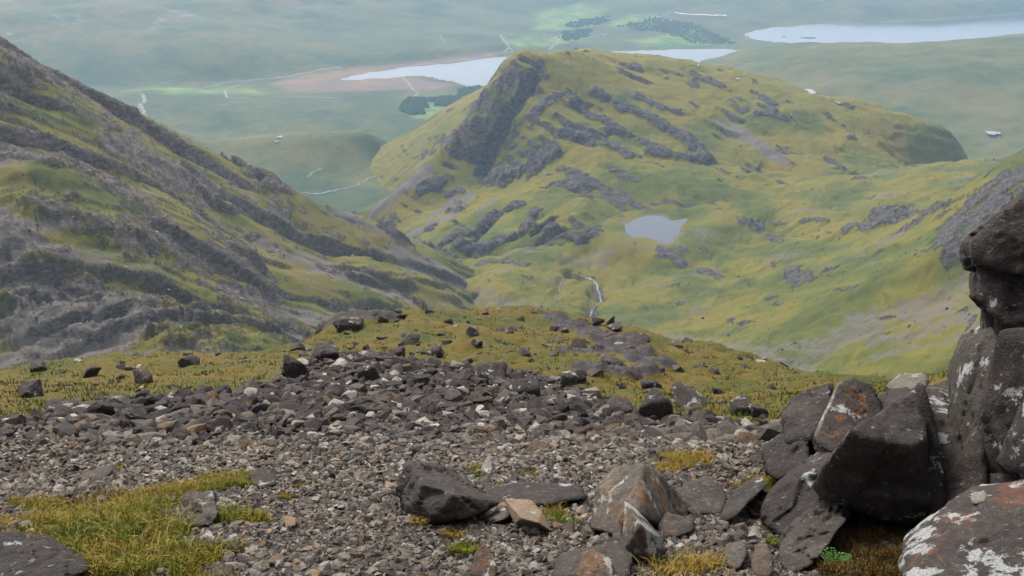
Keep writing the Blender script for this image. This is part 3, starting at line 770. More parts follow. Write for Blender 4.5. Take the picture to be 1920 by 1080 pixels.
def rock_material(name, mode, dark=1.0, white=0.0, rust=0.0, scale=1.0, red=0.0):
    """mode 'tone': colour from the stone's own value (joined stones); 'object': from the object's colour"""
    m = NT(name)
    if mode == 'tone':
        p = m.pos(); tone = m.attr('tone'); warm = m.attr('warm')
    else:
        p = m.obj(); oi = m.n.new('ShaderNodeObjectInfo')
        sep = m.n.new('ShaderNodeSeparateColor'); m.l.new(oi.outputs['Color'], sep.inputs[0])
        tone, warm = sep.outputs[0], sep.outputs[1]
        add = m.n.new('ShaderNodeVectorMath'); add.operation = 'ADD'
        m.l.new(p, add.inputs[0]); m.l.new(oi.outputs['Location'], add.inputs[1]); p = add.outputs[0]
    n1 = m.noise(p, 3.2 / scale, 6, 0.7, 0.3); n2 = m.noise(p, 16 / scale, 6, 0.75); n3 = m.noise(p, 70 / scale, 3, 0.7)
    t = m.math('ADD', tone, m.math('MULTIPLY', m.math('SUBTRACT', n1, 0.5), 0.55))
    t = m.math('ADD', t, m.math('MULTIPLY', m.math('SUBTRACT', n2, 0.5), 0.72))
    c = m.ramp(t, [(a, tuple(x * dark for x in b)) for a, b in STONE_RAMP])
    wc = m.ramp(t, [(0.1, (0.05, 0.027, 0.014)), (0.5, (0.115, 0.066, 0.034)), (0.9, (0.27, 0.18, 0.11))])
    wm = m.math('ADD', warm, m.math('MULTIPLY', m.math('SUBTRACT', n1, 0.5), 1.6 if mode == 'object' else 0.6))
    c = m.mix(m.math('MULTIPLY', m.step(wm, 0.35, 0.7), 0.9), c, wc)
    if rust:
        rm = m.step(m.noise(p, 2.3 / scale, 5, 0.7, 0.6), 0.62 - 0.2 * rust, 0.70 - 0.2 * rust)
        c = m.mix(m.math('MULTIPLY', rm, 0.8), c, m.ramp(n2, [(0.3, (0.09, 0.035, 0.010)), (0.7, (0.26, 0.10, 0.022))]))
    if red:
        rm = m.step(m.noise(p, 3.1 / scale, 5, 0.7, 0.3), 0.55, 0.63)
        c = m.mix(m.math('MULTIPLY', rm, red), c, m.ramp(n2, [(0.3, (0.12, 0.035, 0.012)), (0.7, (0.24, 0.08, 0.03))]))
    if white:
        lf = m.math('ADD', m.math('MULTIPLY', m.noise(p, 4.0 / scale, 2, 0.5), 0.62), m.math('MULTIPLY', m.noise(p, 15 / scale, 5, 0.75), 0.42))
        lm = m.step(lf, 0.64 - 0.14 * white, 0.67 - 0.14 * white)
        c = m.mix(m.math('MULTIPLY', lm, 0.85), c, m.ramp(n3, [(0.3, (0.20, 0.205, 0.20)), (0.7, (0.46, 0.47, 0.46))]))
    sp = m.step(m.noise(p, 30 / scale, 4, 0.65), 0.60, 0.68)
    c = m.mix(m.math('MULTIPLY', sp, 0.5), c, (0.25, 0.24, 0.215))
    br = m.step(m.noise(p, 7 / scale, 5, 0.7), 0.56, 0.70)
    c = m.mix(m.math('MULTIPLY', br, 0.45), c, (0.085, 0.052, 0.032))
    h = m.math('ADD', m.math('MULTIPLY', n2, 0.75), m.math('MULTIPLY', n3, 0.35))
    m.bump(h, 1.0, 0.06 * scale)
    m.b.inputs['Roughness'].default_value = 0.82
    return m.done(c)

M_STONES = rock_material('scree_stone', 'tone', scale=0.8)
M_STONE = rock_material('stone', 'object', scale=0.8)
M_BOULDER = rock_material('boulder_rock', 'object', dark=0.8, scale=1.3, white=0.18)
M_DARK = rock_material('dark_rock', 'object', dark=0.68, scale=0.9, white=0.04)
M_LICHEN = rock_material('lichened_rock', 'object', dark=0.8, scale=0.7, white=0.55, red=0.4)
M_RUSTY = rock_material('rusty_rock', 'object', dark=0.85, scale=0.6, white=0.16, rust=0.2)
M_RUSTDARK = rock_material('rust_spotted_rock', 'object', dark=0.75, scale=0.8, white=0.1, rust=0.45)
M_STREAK = rock_material('pale_streaked_rock', 'object', dark=0.75, scale=0.8, white=0.36)

GROUND = lambda x, y: fg_h(np.asarray(x, float), np.asarray(y, float))
TAKEN = []
HEROES = []          # (picture x, y, short description) of the big blocks, to describe small stones by

def place_rock(name, V, F, mat, tone, warm, parent=None, smooth=True):
    base = np.array([V[:, 0].mean(), V[:, 1].mean(), V[:, 2].min()])
    o = tri_mesh(name, V - base, F, mat, smooth=smooth)
    o.location = base
    o.color = (tone, warm, 0, 1)
    if parent: o.parent = parent
    return o

def hero(label, front, back, mat, tone=0.4, warm=0.0, level=4, seed=1, rough=0.022, chips=10, sharp=110, strata=None, name='boulder', cat='boulder', short=None, taper=0.85, group=None, k=1.0):
    """a big block: its front corners, and how far it reaches back"""
    if k is None:                       # rest its lowest front corner on the ground
        lo = max(front, key=lambda q: q[1]); k = ground_d(lo[0], lo[1])[1] / lo[2] * 0.985
    front = [(a, b_, d * k) for a, b_, d in front]
    f = np.array([P(*q) for q in front]); m = np.array(front, float).mean(0)
    b = np.array([P(m[0] + (q[0] - m[0]) * taper, m[1] + (q[1] - m[1]) * taper, q[2] + back) for q in front])
    V, F = rock_shape(np.vstack([f, b]), level, seed, rough, chips, sharp, strata)
    TAKEN.append((V[:, 0].mean(), V[:, 1].mean(), 0.42 * np.ptp(V[:, 0])))
    o = place_rock(name, V, F, mat, tone, warm)
    tag(o, label, cat, group)
    if short: HEROES.append((m[0], m[1], short))
    return o

def ground_d(px, py):
    return drape(GROUND, [(px, py)], 2.3, 62, 900)[0]

def boulder(label, px, py, w, h, mat=None, tone=0.4, warm=0.0, seed=1, level=3, flat=None, yaw=0.0, kind=6, short=None, group=None, sink=0.22, rough=0.03, deep=1.0):
    """a block lying on the ground: px, py is the middle of its foot, w and h its size in the picture"""
    x, y = ground_d(px, py)
    gz = float(GROUND(x, y)); s = math.sqrt(x * x + y * y + gz * gz) / FPX
    W, H = w * s, h * s * 1.05
    rng = np.random.RandomState(seed)
    n = 5 + kind
    q = rng.normal(size=(n, 3)); q /= np.linalg.norm(q, axis=1, keepdims=True)
    q = np.sign(q) * np.abs(q) ** 0.55; q /= np.abs(q).max(0)
    q = q * np.array([W / 2, W / 2 * deep * rng.uniform(0.75, 1.05), H / 2 * (1 + sink)])
    c, s_ = math.cos(yaw), math.sin(yaw)
    tilt = rng.uniform(-0.25, 0.25)
    q = np.stack([q[:, 0] * math.cos(tilt) - q[:, 2] * math.sin(tilt), q[:, 1], q[:, 0] * math.sin(tilt) + q[:, 2] * math.cos(tilt)], 1)
    q = np.stack([q[:, 0] * c - q[:, 1] * s_, q[:, 0] * s_ + q[:, 1] * c, q[:, 2]], 1)
    yb = y + W * 0.30
    gz = float(GROUND(x, yb))
    q = q + np.array([x, yb, gz + H * (0.5 - sink) * 0.9])
    V, F = rock_shape(q, level, seed, rough, 9, 130)
    o = place_rock('boulder', V, F, mat or M_BOULDER, tone, warm, smooth=False if level <= 3 else True)
    tag(o, label, 'boulder', group)
    if short: HEROES.append((px, py - h / 2, short))
    TAKEN.append((x, yb, W * 0.55))
    return o

# ---- the rock wall at the side of the gully: overhanging top, dark face with a pale edge, wedges
wall = bpy.data.objects.new('rock_wall', None); COL.objects.link(wall)
wall.location = P(1860, 900, 4.6)
tag(wall, 'tall dark overhanging rock wall rising out of frame beside the tilted blocks', 'rock wall')
bpy.context.view_layer.update()
def wall_block(front, back, mat, tone, warm=0.0, level=4, seed=1, label=None, taper=0.95, rough=0.03, chips=5, strata=(0.4, 0.1, 1)):
    f = np.array([P(*q) for q in front]); m = np.array(front, float).mean(0)
    b = np.array([P(m[0] + (q[0] - m[0]) * taper, m[1] + (q[1] - m[1]) * taper, q[2] + back) for q in front])
    V, F = rock_shape(np.vstack([f, b]), level, seed, rough, chips, 100, strata)
    o = tri_mesh('block', V - np.array(wall.location), F, mat, smooth=True); o.parent = wall; o.color = (tone, warm, 0, 1)
    if label: o['label'] = label
    return o
wall_block([(1935, 352, 5.2), (2120, 330, 5.0), (2120, 520, 4.8), (1930, 520, 4.9), (1824, 500, 5.2), (1818, 484, 5.15), (1817, 452, 5.2), (1835, 434, 5.3), (1888, 398, 5.3)], 1.6, M_DARK, 0.42, level=5, seed=301, rough=0.028, chips=2, label='jutting top of the wall', strata=(0.2, 0.1, 1))
wall_block([(1838, 500, 5.25), (1950, 480, 5.0), (2120, 480, 4.7), (2120, 640, 4.7), (1930, 640, 4.7), (1866, 600, 4.9), (1824, 556, 5.08), (1828, 540, 5.12)], 1.5, M_DARK, 0.36, level=5, seed=302, rough=0.045, chips=2, strata=(-0.15, 0.1, 1))
wall_block([(1895, 425, 5.42), (2120, 400, 5.2), (2120, 640, 5.0), (1890, 640, 5.2), (1862, 560, 5.3)], 1.4, M_DARK, 0.34, level=5, seed=310, rough=0.04, chips=2)
wall_block([(1870, 585, 5.0), (2100, 580, 4.6), (2100, 700, 4.6), (1850, 700, 5.2), (1868, 620, 5.1)], 1.4, M_DARK, 0.30, seed=303)
wall_block([(1800, 640, 5.3), (1860, 606, 5.2), (1885, 640, 4.9), (1850, 760, 4.7), (1815, 870, 4.6), (1782, 880, 4.9), (1780, 770, 5.2), (1786, 690, 5.3)], 1.4, M_STREAK, 0.50, level=5, seed=304, rough=0.03, label='pale lichen streaked edge of the wall')
wall_block([(1880, 625, 4.75), (2100, 600, 4.3), (2100, 900, 4.0), (1900, 905, 4.2), (1835, 895, 4.4), (1820, 850, 4.5), (1848, 740, 4.65)], 1.5, M_DARK, 0.36, level=5, seed=305, rough=0.03)
wall_block([(1925, 745, 4.0), (2080, 700, 3.6), (2080, 905, 3.5), (1935, 905, 3.75), (1866, 868, 4.0), (1878, 840, 4.05)], 0.7, M_STREAK, 0.36, seed=306, label='wedge jutting from the foot of the wall')
wall_block([(1790, 860, 4.55), (1840, 790, 4.6), (1860, 900, 4.3), (1840, 960, 4.1), (1770, 1000, 4.1), (1775, 900, 4.4)], 0.9, M_STREAK, 0.42, seed=307)
wall_block([(1860, 890, 4.2), (2100, 880, 3.6), (2100, 1000, 3.3), (1850, 1000, 3.9)], 1.2, M_DARK, 0.15, seed=308)
wall_block([(1850, 470, 5.45), (2120, 400, 5.2), (2120, 900, 4.6), (1850, 900, 4.95), (1838, 760, 5.2), (1850, 620, 5.35)], 1.5, M_DARK, 0.32, level=5, seed=309, rough=0.03)
HEROES.append((1850, 700, 'dark rock wall'))

# ---- the jumble of great blocks in front of the wall
hero('huge dark angular block with a slanting flat top, leaning against the thin upright slab', [(1517, 917, 4.30), (1545, 868, 4.25), (1593, 808, 4.25), (1660, 768, 4.60), (1715, 730, 4.95), (1738, 775, 4.75), (1742, 822, 4.30), (1706, 838, 4.18), (1745, 975, 4.25), (1702, 988, 4.25), (1587, 954, 4.38)],
     1.1, M_DARK, 0.40, level=5, seed=311, rough=0.028, chips=3, sharp=130, short='huge dark angular block')
hero('thin brown slab standing on edge beside the huge dark block', [(1716, 716, 4.75), (1734, 722, 4.72), (1768, 850, 4.42), (1775, 1000, 4.15), (1742, 1004, 4.18), (1744, 850, 4.45)], 0.9, M_BOULDER, 0.30, 0.12, level=4, seed=312, rough=0.02, chips=5, short='thin upright slab', name='slab', cat='slab')
hero('dark slab with rust orange lichen and a pale left edge, behind the huge dark block', [(1526, 828, 5.1), (1573, 722, 5.6), (1600, 712, 5.8), (1632, 722, 5.8), (1664, 765, 5.5), (1600, 820, 5.0), (1560, 850, 4.9)], 0.9, M_RUSTDARK, 0.32, 0.25, level=5, seed=313, rough=0.02, chips=6, short='rust spotted slab', name='slab', cat='slab')
hero('narrow pale grey rock edge against the rust spotted slab', [(1518, 832, 5.15), (1528, 836, 5.05), (1578, 735, 5.6), (1590, 716, 5.8), (1572, 714, 5.8)], 0.5, M_STREAK, 0.75, 0.1, level=3, seed=314, rough=0.02, name='slab', cat='slab')
hero('dark broken block on the outer left of the jumble, grass behind it', [(1466, 775, 5.9), (1500, 738, 6.2), (1562, 718, 6.3), (1560, 760, 5.9), (1520, 830, 5.4), (1470, 832, 5.5)], 0.9, M_BOULDER, 0.33, level=4, seed=315, rough=0.035, chips=12, short='dark broken block')
hero('blocky dark stone below the dark broken block at the edge of the scree', [(1434, 836, 5.7), (1470, 816, 5.8), (1516, 826, 5.4), (1520, 868, 5.1), (1462, 902, 5.1), (1436, 884, 5.3)], 0.7, M_BOULDER, 0.32, level=4, seed=316, rough=0.04, chips=14)
hero('long smooth dark boulder with a white lichen splash on its end', [(1428, 935, 4.75), (1480, 885, 5.0), (1547, 846, 5.0), (1600, 840, 4.8), (1590, 940, 4.35), (1547, 960, 4.35), (1500, 998, 4.3), (1466, 1002, 4.35), (1430, 975, 4.6)], 0.9, M_BOULDER, 0.36, 0.05, level=5, seed=317, rough=0.03, chips=14, short='long smooth boulder')
hero('low dark boulder in front of the long smooth boulder, hollow beneath', [(1462, 1025, 3.95), (1470, 1010, 4.0), (1517, 962, 4.2), (1580, 956, 4.2), (1585, 975, 4.05), (1556, 1004, 3.9), (1520, 1060, 3.6), (1482, 1078, 3.55), (1462, 1050, 3.75)], 0.6, M_DARK, 0.50, level=5, seed=318, rough=0.04, chips=16, short='low dark boulder')
hero('flat pale grey slab on top of the jumble, below the far grass', [(1662, 726, 6.3), (1690, 708, 6.4), (1726, 699, 6.4), (1742, 712, 6.2), (1736, 728, 6.0), (1690, 742, 5.9)], 0.8, M_STREAK, 0.72, level=4, seed=319, rough=0.03, name='slab', cat='slab', short='flat pale slab')
hero('dark stone wedged between the pale slab and the rust spotted slab', [(1646, 742, 6.1), (1700, 724, 6.2), (1716, 740, 5.6), (1690, 775, 5.2), (1655, 780, 5.4)], 0.7, M_BOULDER, 0.35, level=3, seed=320, rough=0.03, name='stone', cat='stone')
hero('purple grey ledge of bedrock between the upright slab and the wall', [(1738, 724, 5.9), (1792, 722, 5.9), (1800, 800, 5.0), (1798, 870, 4.7), (1760, 850, 4.8), (1745, 770, 5.3)], 0.9, M_STREAK, 0.38, level=4, seed=321, rough=0.045, strata=(0, 0.3, 1), name='ledge', cat='ledge', short='ledge by the wall')
hero('lower ledge streaked white between the upright slab and the foot of the wall', [(1762, 840, 4.75), (1806, 835, 4.6), (1812, 900, 4.35), (1800, 985, 4.1), (1768, 1010, 4.05), (1765, 920, 4.4)], 0.8, M_STREAK, 0.36, level=4, seed=322, rough=0.04, name='ledge', cat='ledge')
hero('big boulder blotched with white lichen over rust red, in the bottom right corner', [(1692, 1052, 2.95), (1702, 1008, 3.0), (1760, 962, 3.1), (1812, 924, 3.15), (1835, 912, 3.2), (1935, 900, 3.1), (2080, 940, 2.8), (2080, 1120, 2.3), (1760, 1140, 2.35), (1690, 1100, 2.5)], 0.6, M_LICHEN, 0.40, 0.1, level=5, k=1.07, seed=323, rough=0.022, chips=6, short='white blotched boulder')
hero('small bluish white stone resting on the white blotched boulder', [(1820, 936, 3.02), (1826, 922, 3.06), (1846, 920, 3.06), (1853, 932, 3.02), (1846, 944, 2.98), (1824, 946, 2.98)], 0.10, M_STREAK, 0.95, level=3, k=1.07, seed=324, rough=0.03, name='stone', cat='stone', taper=0.9)
# ---- blocks standing in the near scree
hero('rusty lichened boulder with a lit left face and a black right side', [(1108, 972, 5.15), (1120, 908, 5.4), (1148, 880, 5.5), (1204, 874, 5.3), (1234, 884, 5.4), (1306, 966, 5.45), (1254, 988, 5.0), (1196, 966, 4.72), (1150, 996, 4.85)], 0.6, M_RUSTY, 0.60, 0.34, level=5, k=None, seed=331, rough=0.016, chips=6, short='rusty lichened boulder')
hero('pointed lichened slab leaning against the rusty boulder', [(1171, 936, 4.80), (1180, 940, 4.80), (1246, 1012, 4.62), (1240, 1040, 4.5), (1224, 1058, 4.36), (1166, 1036, 4.42), (1200, 985, 4.42)], 0.22, M_LICHEN, 0.56, 0.42, level=5, k=None, seed=332, rough=0.012, chips=0, name='slab', cat='slab', short='pointed lichened slab')
hero('flat brown block under the rusty boulder, dark gap beneath it', [(1106, 975, 4.85), (1125, 962, 4.95), (1168, 975, 4.85), (1168, 1008, 4.6), (1135, 1000, 4.65), (1108, 990, 4.75)], 0.5, M_RUSTY, 0.45, 0.3, level=4, k=None, seed=333, rough=0.03)
hero('warm brown angular stone right of the pointed slab', [(1232, 985, 4.75), (1252, 962, 4.85), (1302, 972, 4.75), (1300, 995, 4.6), (1268, 1008, 4.5), (1240, 1000, 4.55)], 0.3, M_RUSTY, 0.45, 0.45, level=4, k=None, seed=334, name='stone', cat='stone')
hero('tan and rust angular block pointing right, beside a blue grey slab', [(946, 934, 4.98), (998, 938, 4.92), (1016, 958, 4.72), (1036, 998, 4.55), (1006, 996, 4.6), (966, 984, 4.62), (978, 972, 4.50), (1008, 980, 4.45)], 0.28, M_RUSTY, 0.78, 0.62, level=5, k=None, seed=335, rough=0.012, chips=0, short='tan rust block')
hero('blue grey slab leaning on the tan and rust block', [(908, 976, 4.8), (926, 958, 4.9), (955, 956, 4.9), (956, 970, 4.75), (920, 984, 4.65)], 0.22, M_STONE, 0.56, level=3, k=None, seed=336, name='slab', cat='slab')
hero('large dark bedrock knob standing out of the scree, split by a crack', [(756, 902, 5.75), (770, 870, 6.0), (828, 874, 5.95), (895, 912, 5.7), (928, 940, 5.4), (890, 966, 5.05), (800, 990, 4.85), (760, 966, 5.15), (792, 905, 5.15), (850, 925, 5.05)], 0.8, M_BOULDER, 0.40, level=5, k=None, seed=337, rough=0.035, chips=9, short='dark bedrock knob')
hero('long low shelf of dark bedrock reaching right from the bedrock knob', [(880, 925, 5.6), (960, 905, 6.0), (1090, 908, 5.9), (1105, 935, 5.4), (1000, 950, 5.2), (900, 958, 5.1)], 0.7, M_BOULDER, 0.36, level=4, k=None, seed=338, rough=0.02, strata=(0, 0, 1), name='ledge', cat='ledge', short='low bedrock shelf')
hero('grey slab with a hollow end, tilted right of the rusty boulder', [(1268, 945, 5.4), (1275, 905, 5.7), (1330, 892, 5.8), (1366, 930, 5.5), (1352, 964, 5.2), (1300, 968, 5.15)], 0.5, M_STREAK, 0.48, level=4, k=None, seed=339, rough=0.025, name='slab', cat='slab', short='tilted grey slab')
hero('low dark rock rib running up to the jumble', [(1350, 965, 5.1), (1375, 920, 5.6), (1425, 892, 5.6), (1440, 905, 5.3), (1395, 955, 4.9), (1360, 985, 4.85)], 0.5, M_BOULDER, 0.38, level=4, k=None, seed=340, name='ledge', cat='ledge')
hero('rounded dark boulder in the grass of the bottom left corner', [(-40, 1060, 3.5), (0, 1003, 3.75), (45, 997, 3.8), (110, 1018, 3.7), (165, 1050, 3.5), (170, 1072, 3.35), (100, 1100, 3.2), (-40, 1110, 3.2)], 0.5, M_BOULDER, 0.26, level=5, k=None, seed=341, rough=0.035, chips=12, sharp=40, short='rounded corner boulder')
hero('rust and white lichened stone pointing up at the bottom edge', [(880, 1085, 3.35), (890, 1040, 3.5), (904, 1020, 3.55), (918, 1030, 3.5), (932, 1062, 3.4), (928, 1092, 3.3)], 0.22, M_LICHEN, 0.5, 0.5, level=4, k=None, seed=342, name='stone', cat='stone', short='pointed rust and white stone')
hero('orange and white lichened boulder at the bottom edge', [(1078, 1085, 3.4), (1090, 1036, 3.55), (1112, 1030, 3.55), (1146, 1048, 3.5), (1152, 1095, 3.3)], 0.3, M_LICHEN, 0.55, 0.6, level=4, k=None, seed=343, short='orange lichened boulder')
hero('grey half buried boulder beside the orange lichened boulder', [(1030, 1085, 3.5), (1050, 1035, 3.75), (1160, 1020, 3.9), (1185, 1040, 3.8), (1180, 1090, 3.4)], 0.4, M_BOULDER, 0.46, level=4, k=None, seed=344)
hero('square brown stone with a flat face near the green plant', [(1358, 1060, 3.6), (1362, 1022, 3.8), (1398, 1012, 3.85), (1402, 1040, 3.7), (1385, 1068, 3.55)], 0.25, M_STONE, 0.55, 0.3, level=4, k=None, seed=345, name='stone', cat='stone', short='square brown stone')
hero('brown stone right of the square stone, foot of the low dark boulder', [(1408, 1060, 3.6), (1415, 1025, 3.75), (1438, 1022, 3.75), (1452, 1050, 3.6), (1448, 1085, 3.45), (1415, 1085, 3.45)], 0.25, M_STONE, 0.45, 0.4, level=3, k=None, seed=346, name='stone', cat='stone')
hero('dark mound of rock beside the mossy bank', [(465, 905, 6.4), (478, 882, 6.7), (505, 880, 6.7), (520, 895, 6.5), (518, 912, 6.2), (480, 914, 6.2)], 0.4, M_BOULDER, 0.34, level=4, k=None, seed=347, sharp=20, short='dark rock by the moss bank')
hero('flat grey slab lying in the scree with a patch of yellow moss at its end', [(150, 890, 6.9), (205, 872, 7.2), (214, 880, 7.0), (190, 905, 6.5), (145, 908, 6.5)], 0.3, M_STONE, 0.42, level=3, k=None, seed=348, name='slab', cat='slab', short='flat slab in the scree')
hero('knobbly heap of grey rock below the mossy bank', [(335, 970, 5.4), (350, 938, 5.6), (395, 930, 5.6), (410, 955, 5.4), (395, 985, 5.2), (345, 990, 5.15)], 0.35, M_BOULDER, 0.55, level=4, k=None, seed=349, rough=0.07, chips=20, short='knobbly grey rock')
hero('small orange brown stone, the brightest in the fine gravel', [(530, 970, 4.75), (540, 966, 4.8), (556, 972, 4.75), (554, 988, 4.6), (536, 990, 4.6)], 0.10, M_STONE, 0.7, 0.9, level=3, k=None, seed=350, name='stone', cat='stone', short='bright orange stone')
hero('white pointed rock rising from the middle of the scree', [(896, 890, 7.2), (910, 862, 7.5), (918, 852, 7.6), (924, 875, 7.3), (922, 892, 7.1)], 0.2, M_STREAK, 0.85, 0.1, level=3, k=None, seed=351, short='white pointed rock')

# ---- boulders lying on the knoll and along its foot
B = boulder
B('large dark block at the left end of the boulder pile below the knoll', 548, 712, 66, 62, tone=0.36, seed=401, level=4, kind=4, short='dark end block')
B('dark block perched behind the large end block of the pile', 606, 682, 54, 36, tone=0.34, seed=402, level=4, kind=5)
B('tan brown flat stone leaning in front of the end block', 572, 722, 36, 24, tone=0.42, warm=0.3, seed=403)
B('dark square boulder on the slope of the knoll above the pile', 741, 675, 36, 32, tone=0.32, seed=404, kind=5)
B('dark tilted slab just below the square boulder on the knoll', 712, 682, 52, 22, tone=0.28, seed=405, sink=0.1)
B('pale topped flat rock beyond the square boulder on the knoll', 766, 648, 40, 18, tone=0.5, seed=406)
B('dark triangular boulder alone in the middle of the knoll', 816, 672, 34, 28, tone=0.38, seed=407)
B('pale mossy stone, upper of two close together on the knoll', 884, 632, 26, 24, tone=0.62, warm=0.15, seed=408)
B('dark grey stone, lower of two close together on the knoll', 893, 654, 25, 22, tone=0.36, seed=409)
B('grey stone alone right of the two close stones on the knoll', 984, 668, 28, 18, tone=0.50, seed=410)
B('wide dark boulder where the middle of the knoll meets the scree', 924, 716, 66, 36, tone=0.34, seed=411, level=4, short='wide dark boulder')
B('small tan stone beside the wide dark boulder', 882, 706, 19, 11, tone=0.6, warm=0.55, seed=412)
B('small whitish stone near the top of the knoll', 855, 615, 14, 10, tone=0.95, seed=413)
B('grey pointed stone half in shadow at the foot of the grass', 1070, 732, 36, 44, tone=0.55, seed=414, level=4, short='grey pointed stone')
B('dark slab leaning behind the grey pointed stone', 1086, 724, 32, 34, tone=0.32, seed=415)
B('pale oblong stone on the right shoulder of the knoll', 1280, 700, 34, 24, tone=0.66, seed=416)
B('small grey stone right of the pale oblong stone', 1341, 703, 24, 16, tone=0.46, seed=417)
B('biggest boulder of the knoll foot, rounded with lichen grey top', 1312, 762, 92, 54, mat=M_STREAK, tone=0.40, seed=418, level=4, kind=8, short='big rounded boulder')
B('dark square block in front of the big rounded boulder', 1228, 786, 66, 58, tone=0.30, seed=419, level=4, kind=3, short='dark square block')
B('low dark block left of the dark square block', 1168, 788, 56, 38, tone=0.32, seed=420, level=4)
B('dark rocks clump above the square block in the grass', 1222, 732, 44, 26, tone=0.28, seed=421)
B('dark boulder in the grass left of the jumble of great blocks', 1390, 780, 42, 36, tone=0.36, seed=422, level=4)
B('rounded purple stone against the dark boulder near the jumble', 1424, 784, 34, 28, tone=0.38, seed=423)
B('broad dark stone below the rounded purple stone', 1385, 812, 52, 34, tone=0.33, seed=424)
B('small dark stone in front of the big rounded boulder', 1306, 786, 28, 24, tone=0.36, seed=425)
B('upright stone on the skyline of the knoll', 1146, 612, 22, 20, tone=0.36, seed=426)
B('low stone left of the upright skyline stone', 1122, 612, 28, 14, tone=0.38, seed=427)
B('flat stone right below the upright skyline stone', 1158, 624, 40, 13, tone=0.36, seed=428)
B('tiny pale stone on the very crest of the knoll', 937, 584, 14, 8, tone=0.75, seed=429)
B('brown boulder in the grass at the left, with a pale fleck', 254, 722, 46, 30, tone=0.40, warm=0.15, seed=430)
B('brown boulder in the left grass beyond the scree, above a dark one', 170, 710, 32, 24, tone=0.42, warm=0.22, seed=431)
B('white flecked stone at the left edge of the grass', 66, 698, 30, 20, tone=0.5, seed=432)
B('dark boulder near the left edge where the scree starts', 46, 748, 56, 30, tone=0.30, seed=433)
B('dark blocky stone in the grass gap by the scree top', 268, 758, 26, 28, tone=0.32, seed=434)
B('low brown rock in the left grass near the spur', 352, 688, 38, 20, tone=0.40, seed=435)
B('grey rock on the left grass, pale top', 234, 698, 36, 20, tone=0.55, seed=436)
B('big dark block at the scree top near the left edge', 108, 778, 50, 32, tone=0.30, seed=437)
B('dark brown stone near the top of the scree, left third', 160, 820, 40, 24, tone=0.30, seed=438)
B('dark wedge in the right part of the scree, flat top', 1076, 818, 46, 24, tone=0.26, seed=439)
B('dark purple slab in the scree below the grey pointed stone', 1010, 780, 60, 40, tone=0.34, seed=440, level=4, short='dark purple slab')
B('purple boulder at the top of the scree right of the wide dark boulder', 985, 745, 56, 34, tone=0.32, seed=441, level=4)
B('low purple rock between the grey pointed stone and the square block', 1110, 770, 50, 30, tone=0.33, seed=442)
B('dark rock on the skyline at the left end of the knoll', 650, 622, 62, 30, tone=0.30, seed=443, level=4)
B('small dark rock on the left shoulder of the knoll', 556, 660, 26, 18, tone=0.34, seed=444)
B('dark grey boulder in the pile under the tilted slab', 690, 718, 46, 38, tone=0.34, seed=445, level=4)
B('greenish grey boulder in the middle of the pile', 650, 748, 38, 32, tone=0.46, warm=0.1, seed=446)
B('tan stone in the scree below the pile', 696, 758, 22, 16, tone=0.55, warm=0.6, seed=447)
B('brown boulder at the right end of the pile', 805, 712, 34, 24, tone=0.40, warm=0.2, seed=448)
B('dark stone in the pile between tilted slab and brown boulder', 775, 700, 30, 24, tone=0.30, seed=449)
B('pale grey stone in the gap of the pile, split top', 655, 695, 24, 18, tone=0.5, seed=450)
# ------------------------------------------------------------------ the scree: stones one by one, the rest joined
def hull_proto(seed, n, flat):
    rng = np.random.RandomState(seed)
    q = rng.normal(size=(n, 3)); q /= np.linalg.norm(q, axis=1, keepdims=True)
    q = np.sign(q) * np.abs(q) ** 0.65; q *= np.array([1.0, rng.uniform(0.6, 0.95), flat]); q /= np.abs(q).max()
    bm = bmesh.new()
    for p in q: bm.verts.new(p)
    r = bmesh.ops.convex_hull(bm, input=bm.verts[:])
    bmesh.ops.delete(bm, geom=list({e for e in r['geom_interior'] if isinstance(e, bmesh.types.BMVert)}), context='VERTS')
    bmesh.ops.triangulate(bm, faces=bm.faces[:])
    bm.verts.index_update()
    V = np.array([v.co[:] for v in bm.verts]); F = np.array([[v.index for v in f.verts] for f in bm.faces]); bm.free()
    return V * 0.5, F
SMALL = [hull_proto(500 + i, 8 + i % 3, 0.32 + 0.5 * ((i * 7) % 10) / 10) for i in range(24)]
MEDIUM = [hull_proto(550 + i, 11 + i % 5, 0.32 + 0.5 * ((i * 7) % 10) / 10) for i in range(30)]
FINE = [hull_proto(600 + i, 7, 0.5 + 0.3 * ((i * 7) % 10) / 10) for i in range(16)]
def big_proto(i):
    V, F = hull_proto(700 + i, 10 + i % 5, (0.42, 0.75, 0.62)[i % 3])
    V2, F2 = rock_shape(V, 2, 700 + i, 0.035, 5, 130)
    return V2, F2
BIG = [big_proto(i) for i in range(24)]

def rot_mats(rng, n, tilt):
    a = rng.uniform(0, 2 * np.pi, n); b = rng.normal(0, tilt, n); c = rng.normal(0, tilt, n)
    ca, sa, cb, sb, cc, sc_ = np.cos(a), np.sin(a), np.cos(b), np.sin(b), np.cos(c), np.sin(c)
    R = np.empty((n, 3, 3))
    R[:, 0, 0] = ca * cb; R[:, 0, 1] = ca * sb * sc_ - sa * cc; R[:, 0, 2] = ca * sb * cc + sa * sc_
    R[:, 1, 0] = sa * cb; R[:, 1, 1] = sa * sb * sc_ + ca * cc; R[:, 1, 2] = sa * sb * cc - ca * sc_
    R[:, 2, 0] = -sb; R[:, 2, 1] = cb * sc_; R[:, 2, 2] = cb * cc
    return R

